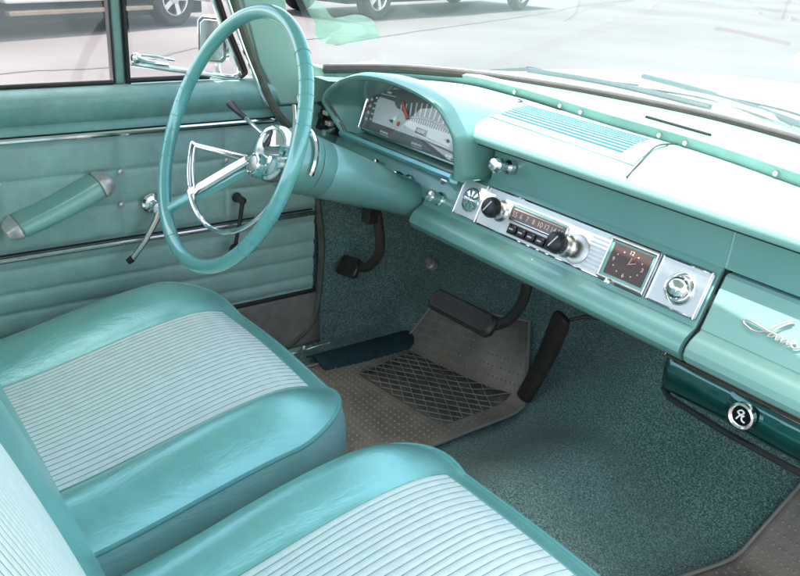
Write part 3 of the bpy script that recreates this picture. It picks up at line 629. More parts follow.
for x0_, wds in ((-.115, 5), (-.01, 6), (.095, 5)):
    for k in range(wds): m.box((x0_ + k * .0055, -.004, .001), (.0036, .0045 - .001 * (k % 2), .001))
m.build('scale_marks', 'white_mark', cl)
m = MB(cM); m.prism([(-.075, .062), (-.071, .065), (-.040, .040), (-.046, .034), (-.052, .040)], .003, .0042); m.build('pointer', 'red_mark', cl)
m = MB(cM); m.box((.008, .0215, .0026), (.034, .0115, .002)); m.build('odometer', 'black_plastic', cl)
m = MB(cM); m.add([(-.10, .022, .0026), (-.085, .026, .0026), (-.085, .018, .0026)], [(0, 1, 2)]); m.build('turn_arrow', 'black_plastic', cl)
m = MB(cM); m.add([(.125, .022, .0026), (.11, .026, .0026), (.11, .018, .0026)], [(0, 1, 2)]); m.build('turn_arrow', 'black_plastic', cl)
m = MB(cM); m.lathe([(.004, 0), (.004, .001)], 12, Matrix.Translation((.088, .021, .0022))); m.build('warning_light', 'black_plastic', cl)
m = MB(cM); text_geo(m, '00000', .0085, Matrix.Translation((.008, .0215, .0040)), .0001); m.build('odometer_digits', 'white_mark', cl)
m = MB(cM); m.lathe([(.0045, 0), (.0045, .0015)], 12, Matrix.Translation((-.066, .021, .0022))); m.build('warning_light', 'red_mark', cl)
for k in range(4):
    m = MB(cM); m.lathe([(.0045, 0), (.0045, .004), (.002, .006)], 12, Matrix.Translation((-.172, .010 + k * .0135, .0))); m.build('side_stud', 'pink_metal', cl)
m = MB(cM); m.prism(arch(CW - .003, CH - .003), .0075, .0085); m.build('lens', 'gauge_glass', cl)
# --- heater control left of hood
hc = bpy.data.objects.new('heater_control', None); sc.collection.objects.link(hc); hc.parent = dash
Mh = Matrix.Translation((.098, .945, .595)) @ Matrix.Rotation(R(-18), 4, 'X')
m = MB(Mh); m.box((-.053, .0, 0), (.09, .03, .085), ch=.0); m.build('housing', 'dark_recess', hc, bev=.003)
m = MB(); m.tube([(.098, .893, .640), (.112, .915, .603), (.122, .930, .572)], .0055, 8, flat=.6); m.build('chrome_edge', 'worn_chrome', hc)
for k, (x, z) in enumerate(((.045, .615), (.065, .600), (.045, .590), (.075, .580), (.055, .572))):
    m = MB(); m.box((x, .922, z), (.02, .016, .009)); m.build('push_button', 'pink_metal' if k % 2 else 'black_plastic', hc, bev=.002)
m = MB(); m.tube([(.10, .915, .575), (.108, .895, .572), (.110, .885, .571)], [.004, .004, .007], 10); m.build('lever', 'chrome', hc)
# --- knobs on the panel
def knob(x, h, prof, mt='chrome', nm='knob', par=dash, tilt=(0, 0)):
    m = MB(PM @ Matrix.Translation((x, h, 0))); m.lathe(prof, 26); return m.build(nm, mt, par)
knob(.334, .022, [(.013, 0), (.012, .006), (.005, .009), (.005, .02), (.010, .023), (.011, .034), (.008, .040), (.0005, .041)])
knob(.436, .014, [(.014, 0), (.013, .005), (.010, .007), (.0105, .020), (.0115, .022), (.0115, .028), (.009, .030), (.0005, .031)], 'chrome', 'ignition_switch')
knob(.446, .050, [(.005, 0), (.005, .01), (.0085, .014), (.009, .020), (.006, .025), (.0005, .026)])
PM0 = PM; PM = axisM((.578, .966, .606), (0, -.97, .22)) @ Matrix.Translation((-.505, -.1, 0))
knob(.505, .100, [(.013, 0), (.012, .008), (.007, .012), (.007, .022), (.0125, .026), (.0135, .036), (.010, .042), (.0005, .043)])
PM = PM0
knob(.235, .030, [(.006, 0), (.006, .012), (.008, .014), (.007, .02), (.0005, .021)])
# --- chrome panels
m = MB(PM); m.box((.5145, .0355, .003), (.064, .068, .006), ch=.006); v1 = m.build('vent_plate', 'silver_plate', dash)
m = MB(PM); m.box((.727, .0355, .002), (.359, .071, .005), ch=.004); rp_ = m.build('radio_plate', 'silver_plate', dash)
m = MB(PM); m.tube([(x, y, .0045) for x, y in ((.549, .002), (.905, .002), (.905, .069), (.549, .069))], .0017, 6, closed=True); m.build('plate_rim', 'chrome', rp_)
m = MB(PM); m.box((.952, .0355, .003), (.082, .070, .006), ch=.004); v2 = m.build('vent_plate', 'brushed', dash)
m = MB(PM); m.tube([(x, y, .0065) for x, y in ((.9135, .003), (.9905, .003), (.9905, .068), (.9135, .068))], .0022, 6, closed=True); m.build('plate_rim', 'chrome', v2)
m = MB(PM); m.tube([(x, y, .0065) for x, y in ((.485, .003), (.544, .003), (.544, .068), (.485, .068))], .0017, 6, closed=True); m.build('plate_rim', 'chrome', v1)
def fan(x, h, r, par):
    M = PM @ Matrix.Translation((x, h, .004)); m = MB(M)
    m.lathe([(r, .002), (r, .005), (r * .9, .006), (r * .86, .001)], 32, cap=False); m.build('ring', 'chrome', par)
    m = MB(M); m.lathe([(r * .86, .0025), (0.0005, .0025)], 32, cap=False); m.build('backing', 'dash_paint', par)
    m = MB(M)
    for k in range(8):
        a = k * math.pi / 4; m.prism([(r * .18, -.0012), (r * .84, -r * .16), (r * .84, r * .16), (r * .18, .0012)], .003, .0055, Matrix.Rotation(a, 4, 'Z'))
    m.lathe([(r * .25, .003), (r * .25, .009), (r * .15, .011), (.0005, .011)], 20); m.build('blades', 'chrome', par)
fan(.518, .035, .0215, v1)
# right knob on the brushed plate: deep chrome dome
M = PM @ Matrix.Translation((.955, .033, .005)); m = MB(M); m.lathe([(.0235, 0), (.0225, .004), (.019, .002), (.018, .001)], 32, cap=False); m.build('ring', 'chrome', v2)
m = MB(M); m.lathe([(.0185, .001), (.018, .007), (.0145, .013), (.008, .016), (.0005, .0165)], 32); m.build('knob', 'chrome', v2)
m = MB(M); 
for k in range(12): m.prism([(.012, -.0008), (.0165, -.0012), (.0165, .0012), (.012, .0008)], .007, .0125, Matrix.Rotation(k * math.pi / 6, 4, 'Z'))
m.build('knob_grip', 'worn_chrome', v2)
# --- radio
rad = bpy.data.objects.new('radio', None); sc.collection.objects.link(rad); rad.parent = dash
m = MB(PM); m.box((.677, .043, .0045), (.128, .028, .006), ch=.003); m.build('dial_frame', 'worn_chrome', rad)
m = MB(PM); m.box((.677, .0425, .0078), (.118, .020, .002)); m.build('dial', 'dial_face', rad)
m = MB(PM); m.box((.677, .0545, .0085), (.124, .003, .003)); m.build('dial_brow', 'dash_paint', rad)
m = MB(PM)
for k, s_ in enumerate(('55', '6', '7', '8', '10', '12', '14', '16')): text_geo(m, s_, .012, Matrix.Translation((.627 + k * .0145, .0405, .0091)), .0002)
m.box((.677, .0495, .009), (.108, .0012, .0008)); m.build('dial_numbers', 'pink_mark', rad)
m = MB(PM); m.box((.678, .0165, .0045), (.112, .0175, .005)); m.build('button_bezel', 'black_plastic', rad)
for k in range(5):
    m = MB(PM); m.box((.6345 + k * .0215, .0165, .0085), (.0185, .0125, .008), ch=.0025); m.build('push_button', 'black_plastic', rad)
    m = MB(PM); m.box((.6345 + k * .0215, .0165, .0127), (.009, .0022, .0006)); m.build('button_mark', 'brushed', rad)
for x, h in ((.592, .037), (.748, .026)):
    m = MB(PM @ Matrix.Translation((x, h, .003))); m.lathe([(.0185, 0), (.0185, .004), (.015, .008), (.015, .014), (.012, .016), (.012, .021)], 32); ko = m.build('radio_knob', 'worn_chrome', rad)
    m = MB(PM @ Matrix.Translation((x, h, .003)))
    m.lathe([(.0145, .020), (.0168, .022), (.0172, .031), (.015, .036), (.011, .0375), (.0005, .0370)], 32)
    for k in range(20): m.box((.0168 * math.cos(k * math.pi / 10), .0168 * math.sin(k * math.pi / 10), .0275), (.0016, .0016, .008))
    m.build('knob_cap', 'black_plastic', ko)
    m = MB(PM @ Matrix.Translation((x, h, .003)) @ Matrix.Rotation(R(60), 4, 'Z')); m.box((0, 0, .0378), (.022, .0022, .0012)); m.build('knob_bar', 'brushed', ko)
m = MB(PM @ Matrix.Translation((.768, .028, .0035))); m.lathe([(.024, 0), (.023, .003), (.020, .0035), (.0005, .0036)], 32); m.build('speaker_ring', 'worn_chrome', rad)
m = MB(PM)
for k in range(8): m.box((.803, .010 + k * .0065, .0052), (.034, .0022, .0012))
m.build('ribbing', 'brushed', rad)
# --- clock
ck = bpy.data.objects.new('clock', None); sc.collection.objects.link(ck); ck.parent = dash
m = MB(PM)
m.tube([(x, y, .008) for x, y in ((.8235, .006), (.9055, .006), (.9055, .064), (.8235, .064))], .0032, 6, closed=True); m.build('frame', 'brushed', ck)
m = MB(PM); m.box((.8645, .035, .0052), (.082, .058, .004)); m.build('face_surround', 'dash_paint', ck)
m = MB(PM); m.box((.865, .036, .0078), (.068, .047, .002)); m.build('face', 'clock_face', ck)
m = MB(PM)
for k in range(12):
    a = k * math.pi / 6
    if k % 3 == 0:
        text_geo(m, {0: '3', 3: '12', 6: '9', 9: '6'}[k], .0085, Matrix.Translation((.865 + .026 * math.cos(a), .036 + .0172 * math.sin(a), .0091)), .0002)
    else:
        m.lathe([(.0011, 0), (.0011, .0005)], 8, Matrix.Translation((.865 + .0255 * math.cos(a), .036 + .017 * math.sin(a), .0088)))
m.build('numerals', 'pink_mark', ck)
m = MB(PM); m.prism([(.8655, .0355), (.8665, .0355), (.8685, .046), (.8680, .047)], .0094, .0098); m.prism([(.8655, .0365), (.866, .0355), (.878, .041), (.8785, .042)], .0100, .0103); m.build('hands', 'pink_mark', ck)
m = MB(PM); m.tube([(.866, .034, .0105), (.874, .050, .0105)], .0004, 4); m.build('second_hand', 'red_mark', ck)
knob(.853, .003, [(.003, .004), (.003, .014), (.0045, .016), (.0045, .022), (.0005, .0225)], 'chrome', 'setting_stem', ck)
# --- script emblem on the glovebox
em = MB(PM)
def scr(pts, r=.0011): em.tube([(x, h, .0045) for x, h in [(p.x, p.y) for p in spline([(x, h, 0) for x, h in pts], 6)]], r, 6)
scr([(1.079, .0215), (1.071, .0205), (1.062, .0225), (1.0555, .0255), (1.057, .0290), (1.064, .0300), (1.075, .0290), (1.086, .0275), (1.095, .0272), (1.103, .0270)], .0013)
scr([(1.079, .0215), (1.084, .0245), (1.090, .0305), (1.096, .0375), (1.103, .0440), (1.111, .0500), (1.114, .0508)], .0012)
scr([(1.112, .0475), (1.105, .0415), (1.099, .0345), (1.094, .0270), (1.091, .0205)], .0011)
scr([(1.091, .0205), (1.097, .0225), (1.101, .0270), (1.102, .0200), (1.106, .0250), (1.109, .0270), (1.109, .0200), (1.113, .0250), (1.116, .0265), (1.117, .0205), (1.121, .0225), (1.126, .0265), (1.123, .0285), (1.1215, .0230), (1.126, .0200), (1.132, .0225)], .0012)
scr([(1.132, .0225), (1.136, .0270), (1.139, .0265), (1.140, .0205), (1.144, .0225), (1.146, .0265), (1.147, .0210), (1.152, .0265), (1.156, .0255), (1.153, .0205), (1.159, .0215), (1.163, .0265), (1.166, .0205), (1.170, .0260), (1.173, .0205), (1.177, .0255), (1.179, .0210), (1.185, .0225)], .0012)
em.build('script_emblem', 'pink_metal', gbo)
# lower lip bolts
for x in (.475, .68):
    m = MB(); m.tube([(x, .930, .453), (x, .922, .443)], [.004, .005], 10); m.build('lip_bolt', 'chrome', dash)

# ---------------------------------------------------------------- heater unit under the dash
hu = empty('heater_unit', (1.15, .92, .42), 'glossy dark green heater box with round badge below the glovebox', 'heater')
hp = [(.985, .446), (.937, .446), (.928, .443), (.922, .436), (.918, .425), (.917, .413), (.918, .402), (.922, .392), (.930, .386), (.945, .383), (.985, .383)]
m = MB(); secs = []
for x, k in ((.965, .82), (.970, .95), (.978, 1.), (1.068, 1.), (1.073, 1.0), (1.08, 1.09), (1.15, 1.10), (1.43, 1.10)):
    secs.append([Vector((x, .96 + (y - .96) * k, .44 + (z - .44) * (k if x < .97 else 1))) for y, z in hp])
loft(m, secs); m.build('housing', 'heater_gloss', hu, sharp=60)
m = MB(); m.tube([(.965, .924, .4425), (1.43, .914, .4425)], .0035, 8); m.build('top_edge', 'chrome', hu)
m = MB(); m.box((1.20, .940, .4448), (.46, .05, .004)); m.build('bracket', 'brown_trim', hu)
m = MB(); m.tube([(.968, .930, .388), (.985, .922, .383), (1.08, .914, .382), (1.25, .913, .382), (1.43, .913, .382)], .0045, 8); m.build('lower_edge', 'black_plastic', hu)
Mb = axisM((1.100, .907, .420), (0, -1, .06))
m = MB(Mb); m.lathe([(.0175, -.004), (.0175, .004), (.0155, .006), (.013, .004), (.012, .002)], 32); bo = m.build('badge', 'chrome', hu)
m = MB(Mb); m.lathe([(.012, .0025), (.0005, .0025)], 32); m.build('badge_face', 'black_plastic', bo)
m = MB(Mb @ Matrix.Rotation(0, 4, 'Z')); m.tube([(p.x, p.y, .0032) for p in spline([(-.005, -.006, 0), (-.001, .001, 0), (.003, .006, 0), (-.001, .008, 0), (-.005, .004, 0), (0, .001, 0), (.004, .002, 0), (.0015, -.001, 0), (.003, -.005, 0), (.007, -.006, 0)], 6)], .0011, 6); m.build('badge_letter', 'white_mark', bo)

# ---------------------------------------------------------------- steering column and wheel
WC = Vector((.3516, .5598, .6392)); wt = .3757; ax = Vector((0, math.cos(wt), -math.sin(wt)))
WM = Matrix(((1, 0, 0, WC.x), (0, math.sin(wt), -math.cos(wt), WC.y), (0, math.cos(wt), math.sin(wt), WC.z), (0, 0, 0, 1)))  # z toward the driver
colm = empty('steering_column', (.35, .9, .5), 'teal tapered steering column between the wheel and the dashboard', 'steering column')
m = MB(WM); m.lathe([(.030, -.098), (.046, -.103), (.052, -.112), (.054, -.152), (.0535, -.1535)], 40); m.build('collar', 'dash_paint', colm)
m = MB(WM); m.lathe([(.050, -.1545), (.052, -.156), (.051, -.182), (.0505, -.1835)], 40); m.build('collar', 'dash_paint', colm)
m = MB(WM); m.lathe([(.049, -.185), (.050, -.187), (.045, -.27), (.038, -.34), (.034, -.43), (.030, -.46)], 40); m.build('jacket', 'dash_paint', colm)
m = MB(WM); m.lathe([(.0515, -.150), (.0515, -.158)], 40); m.lathe([(.0475, -.182), (.0475, -.188)], 40); m.build('seam_ring', 'dark_recess', colm)
cst = MB(WM); cst.lathe([(.060, -.128), (.062, -.132), (.060, -.137)], 32, a0=R(-10), a1=R(80)); cst.build('chrome_ring', 'chrome', colm)
m = MB(); b0 = WC + ax * .112 + Vector((-.03, 0, .012)); m.tube([b0, b0 + Vector((-.07, -.004, .018)), b0 + Vector((-.105, -.006, .028))], [.0035, .0035, .004], 10); so_ = m.build('signal_stalk', 'chrome', colm)
m = MB(); m.tube([b0 + Vector((-.105, -.006, .028)), b0 + Vector((-.13, -.008, .034)), b0 + Vector((-.155, -.009, .042)), b0 + Vector((-.163, -.010, .044))], [.0045, .0055, .008, .006], 12); m.build('stalk_grip', 'black_plastic', so_)

sw = empty('steering_wheel', WC, 'large thin teal steering wheel with chrome horn ring', 'steering wheel')
RR = .2065
m = MB(WM); NN = 120; pts = []; rad_ = []
for i in range(NN):
    a = 2 * math.pi * i / NN; pts.append((RR * math.cos(a), RR * math.sin(a), 0)); rad_.append(.0115)
m.tube(pts, rad_, 16, closed=True); rim = m.build('rim', 'seat_vinyl', sw, sharp=60)
MATS['rim_paint'] = mat('rim_paint', (.15, .42, .39), .17, .1, 0, 10, .06, 30, coat=1.); rim.data.materials[0] = MATS['rim_paint']
for d in (50, 43, 36, 30, 24, 18, -12, -20, -27, -34, -41, 160, 167, 174, 181, 188, 195, 202, 250):
    m = MB(WM); a = R(d); big = d in (50, 250, 160, -41)
    c = Vector((RR * math.cos(a), RR * math.sin(a), 0)); t = Vector((-math.sin(a), math.cos(a), 0))
    m.tube([c - t * .0008, c + t * .0008], .0121 if big else .0118, 16)
    m.build('finger_groove', 'piping', rim)
# spokes
def pol(r, deg, z): return Vector((r * math.cos(R(deg)), r * math.sin(R(deg)), z))
for dg in (231, 7):
    m = MB(WM); secs = []
    for r, z, wd, th in ((.030, -.074, .013, .009), (.06, -.058, .014, .010), (.12, -.036, .014, .008), (.17, -.014, .011, .007), (.203, -.001, .009, .007)):
        c = pol(r, dg, z); t = Vector((-math.sin(R(dg)), math.cos(R(dg)), 0)); zz = Vector((0, 0, 1))
        secs.append([c + t * (wd * a_) + zz * (th * b_) for a_, b_ in ((-1, -.4), (-.8, .6), (-.35, .9), (.35, .9), (.8, .6), (1, -.4), (.6, -1), (-.6, -1))])
    loft(m, secs); sp = m.build('spoke', 'rim_paint', sw, sharp=40)
    m = MB(WM); secs = []
    for r, z, wd in ((.03, -.054, .0075), (.06, -.043, .008), (.12, -.022, .0085), (.145, -.012, .008)):
        c = pol(r, dg, z); t = Vector((-math.sin(R(dg)), math.cos(R(dg)), 0)); zz = Vector((0, 0, 1))
        secs.append([c + t * (wd * a_) + zz * (.004 * b_) for a_, b_ in ((-1, -1), (-.8, .5), (0, 1), (.8, .5), (1, -1))])
    loft(m, secs); m.build('spoke_trim', 'chrome', sp, sharp=40)
# horn ring
def ringz(deg): return -.013 - .022 * (.5 - .5 * math.cos(R(deg - 194)))
m = MB(WM); ho_ = []
N = 90
main = [pol(.146, d, ringz(d)) for d in lin(194, 404, N)]
rad_h = [.0033 if (d < 228 or d > 372) else (.0058 if d < 262 else .0042) for d in lin(194, 404, N)]
m.tube(main, rad_h, 10)
for a0_, a1_ in ((197, 231), (367, 401)):
    m.tube([pol(.131, d, ringz(d)) for d in lin(a0_, a1_, 20)], .0028, 8)
for de, dsp in ((194, 1),):
    m.tube([pol(.146, de, ringz(de)), pol(.136, de + 1.5 * dsp, ringz(de) - .002), pol(.035, de + 22 * dsp, -.058)], .0033, 8)
    m.tube([pol(.131, de + 3 * dsp, ringz(de)), pol(.045, de + 26 * dsp, -.055)], .0028, 8)
m.build('horn_ring', 'chrome', sw)
m = MB(WM); m.lathe([(.045, -.100), (.049, -.090), (.047, -.078), (.040, -.070), (.030, -.066), (.022, -.0665)], 40); hb = m.build('hub', 'chrome', sw)
m = MB(WM @ Matrix.Translation((.002, .020, .002))); m.lathe([(.017, -.070), (.015, -.067), (.0005, -.0655)], 30, Matrix.Diagonal((.75, 1, 1, 1))); m.build('emblem_face', 'dark_metal', hb)
m = MB(WM @ Matrix.Translation((.002, .020, .0035))); m.tube([(-.005, .008, -.0665), (0, -.006, -.0655), (.005, .008, -.0665)], .0018, 6); m.build('emblem_mark', 'white_mark', hb)
# horn boss in front of the hub
c0 = (-.002, -.026, 0); MBs = WM @ Matrix.Translation(c0)
m = MB(MBs); m.lathe([(.021, -.105), (.021, -.066), (.0195, -.061), (.017, -.0595)], 32); bo_ = m.build('boss', 'rim_paint', sw)
m = MB(MBs); m.lathe([(.0195, -.0605), (.019, -.0575), (.0165, -.0565), (.0155, -.058)], 32, cap=False); m.build('boss_ring', 'chrome', bo_)
m = MB(MBs); m.lathe([(.0158, -.0595), (.013, -.057), (.0005, -.0562)], 32); m.build('boss_cap', 'worn_chrome', bo_)

# ---------------------------------------------------------------- pedals
br = empty('brake_pedal', (.46, 1.02, .28), 'wide black rubber brake pedal in the middle of the footwell', 'pedal')
P0, P1 = Vector((.336, 1.02, .262)), Vector((.530, 1.02, .272)); P0 = Vector((.350, 1.02, .262)); P1 = Vector((.520, 1.02, .272))
Mp = axisM(((P0 + P1) / 2), (.05, -.72, .68)); m = MB(Mp); m.box((0, 0, 0), (.178, .046, .022), ch=.010); bo2 = m.build('pad', 'black_rubber', br)
m = MB(Mp)
for k in range(7): m.box((0, -.017 + k * .0057, .0115), (.150, .0026, .0018))
m.build('tread', 'dark_metal', bo2)
m = MB(); m.tube(spline([(.505, 1.03, .262), (.535, 1.05, .285), (.557, 1.06, .335), (.562, 1.06, .40), (.562, 1.06, .47)], 5), .0075, 10, flat=1.4); m.build('arm', 'dark_metal', br)
pb = empty('parking_brake_pedal', (.05, 1.0, .24), 'small black parking brake pedal at the left kick panel', 'pedal')
Mp = axisM((.022, 1.02, .218), (.25, -.72, .60)); m = MB(Mp); m.box((0, 0, 0), (.056, .048, .018), ch=.006); po = m.build('pad', 'black_rubber', pb)
m = MB(Mp)
for k in range(6): m.box((-.021 + k * .0085, 0, .0095), (.003, .038, .002))
m.build('tread', 'dark_metal', po)
m = MB(); m.tube(spline([(.045, 1.035, .222), (.085, 1.03, .240), (.135, 1.02, .285), (.155, 1.01, .33), (.155, 1.0, .38), (.15, .99, .43)], 6), .0115, 12); m.build('arm', 'brown_trim', pb)
m = MB(); m.box((.135, .985, .415), (.07, .03, .018)); m.tube([(.085, .975, .425), (.11, .975, .41), (.16, .975, .405)], .004, 8); m.box((.15, .985, .39), (.03, .03, .03)); m.build('bracket', 'dark_metal', pb, bev=.003)
ac = empty('accelerator_pedal', (.5, 1.18, .04), 'long black accelerator pedal at the transmission tunnel', 'pedal')
m = MB(); a0_ = Vector((.480, 1.178, .045)); a1_ = Vector((.532, 1.205, .262)); secs = []
for t, wd in ((0, .017), (.03, .021), (.25, .023), (.6, .026), (.9, .028), (.97, .024), (1.0, .014)):
    c = a0_.lerp(a1_, t) + Vector((0, .012 * math.sin(math.pi * t), 0)); s_ = Vector((.9, -.25, -.1)).normalized(); nn = Vector((-.25, -.93, .25)).normalized()
    secs.append([c + s_ * (wd * x) + nn * (.010 * z) for x, z in ((-1, -.8), (-1, .2), (-.75, .8), (0, 1.), (.75, .8), (1, .2), (1, -.8))])
loft(m, secs); m.build('treadle', 'black_rubber', ac, sharp=40, bev=.002)
m = MB(); m.tube([(.535, 1.215, .245), (.565, 1.24, .262), (.60, 1.27, .262)], .004, 8); m.build('linkage', 'dark_metal', ac)
ds = empty('dimmer_switch', (-.03, 1.3, .16), 'small round metal foot switch on the carpeted toe board', 'switch')
m = MB(axisM((-.012, 1.300, .160 - .0), (0.1, -.7, .7))); m.lathe([(.014, -.01), (.014, .006), (.009, .008), (.009, .022), (.0005, .023)], 18); m.build('button', 'pink_metal', ds)

# ---------------------------------------------------------------- floor mats
def floor_mat(name, label, quad, nx, ny, rise, gridquad=None):
    root = empty(name, quad[0], label, 'floor mat', 'vinyl floor mats')
    def P_(u, v, dz=0.):
        x = (quad[0][0] * (1 - u) + quad[1][0] * u) * (1 - v) + (quad[3][0] * (1 - u) + quad[2][0] * u) * v
        y = (quad[0][1] * (1 - u) + quad[1][1] * u) * (1 - v) + (quad[3][1] * (1 - u) + quad[2][1] * u) * v
        if gridquad:       # sharper shoulder where the sheet turns up the toe board
            if v > .84: x = x - u * .13 * (v - .84) / .16
        return Vector((x, y, F(x, y) + rise + .0035 * math.sin(u * 5 + 1) * math.sin(v * 6) + dz))
    m = MB(); m.grid(lambda u, v: P_(u, v), lin(0, 1, nx), lin(0, 1, ny)); b = m.build('sheet', 'mat_vinyl', root, sharp=80, solid=.004)
    e = MB(); loop = [P_(u, 0, .003) for u in lin(0, 1, 24)] + [P_(1, v, .003) for v in lin(0.02, 1, 30)] + [P_(u, 1, .003) for u in lin(.97, 0, 24)] + [P_(0, v, .003) for v in lin(.98, .02, 30)]
    e.tube(loop, .0035, 8, closed=True); e.build('edge_bead', 'mat_dots', root)
    d = MB(); r = .0026
    for j in range(1, 46):
        for i in range(1, 30):
            u = (i + .5 * (j % 2)) / 30.5; v = j / 46.
            if gridquad and inside(P_(u, v), gridquad): continue
            c = P_(u, v, .0); tx = (P_(min(1, u + .01), v) - P_(u, v)).normalized() if u < .98 else Vector((1, 0, 0)); ty = (P_(u, min(1, v + .01)) - P_(u, v)).normalized(); nz_ = tx.cross(ty).normalized(); c = c + nz_ * .0018
            d.add([c - tx * r - ty * r, c + tx * r - ty * r, c + tx * r + ty * r, c - tx * r + ty * r, c + nz_ * .0026 - tx * r * .4, c + nz_ * .0026 + tx * r * .4], [(0, 1, 5, 4), (1, 2, 5), (2, 3, 4, 5), (3, 0, 4)])
    d.build('raised_dots', 'mat_dots', root, sharp=80)
    if gridquad:
        gq = [Vector(q) for q in gridquad]; g_ = MB()
        def G(u, v, dz): p = gq[0].lerp(gq[1], u).lerp(gq[3].lerp(gq[2], u), v); return Vector((p.x, p.y, F(p.x, p.y) + rise + .0030 + dz + .0035 * math.sin(1.5)* 0))
        g_.grid(lambda u, v: G(u, v, .001), lin(0, 1, 10), lin(0, 1, 10)); go_ = g_.build('heel_pad', 'mat_grid', root, solid=.003)
        g2 = MB(); nr = 8; ncol = 6
        K = 7
        for k in range(1, 2 * K):
            a_, b_ = (k / K, 0) if k <= K else (1, (k - K) / K)
            g2.tube([G(a_ + (b_ - a_) * t, b_ + (a_ - b_) * t, .0035) for t in lin(0, 1, 8)], .0012, 5)
            a_, b_ = (1 - k / K, 0) if k <= K else (0, (k - K) / K); L_ = min(1 - a_, 1 - b_)
            g2.tube([G(a_ + L_ * t, b_ + L_ * t, .0035) for t in lin(0, 1, 8)], .0012, 5)
        g2.build('ridges', 'mat_vinyl', go_)
def inside(p, q):
    s_ = 0
    for i in range(4):
        a, b = q[i], q[(i + 1) % 4]; c = (b[0] - a[0]) * (p.y - a[1]) - (b[1] - a[1]) * (p.x - a[0]); s_ += 1 if c > 0 else -1
    return abs(s_) == 4
mat('mat_dots', (.30, .28, .25), .35, 0, 0, 10)
floor_mat('driver_floor_mat', 'brown translucent vinyl mat with checkered heel pad under the brake pedal', [(.085, .55), (.50, .55), (.492, 1.297), (.078, 1.243)], 40, 60, .012, gridquad=[(.170, .96, 0), (.445, .985, 0), (.445, 1.18, 0), (.145, 1.13, 0)])
floor_mat('passenger_floor_mat', 'brown dotted vinyl mat corner in the passenger footwell', [(.95, .70), (1.38, .70), (1.38, 1.36), (1.055, 1.36)], 30, 40, .014)
m = MB(); m.grid(lambda u, v: (.03 + u * .09 - v * .0, .90 + v * .28, .010 + .018 * math.sin(math.pi * u)), lin(0, 1, 8), lin(0, 1, 10)); MATS['carpet_dark'] = mat('carpet_dark', (.012, .045, .055), .9, 0, .8, 200, .3, 60)
tag(m.build('carpet_flap', 'carpet_dark', solid=.004), 'dark blue green carpet flap beside the left edge of the driver mat', 'carpet flap')

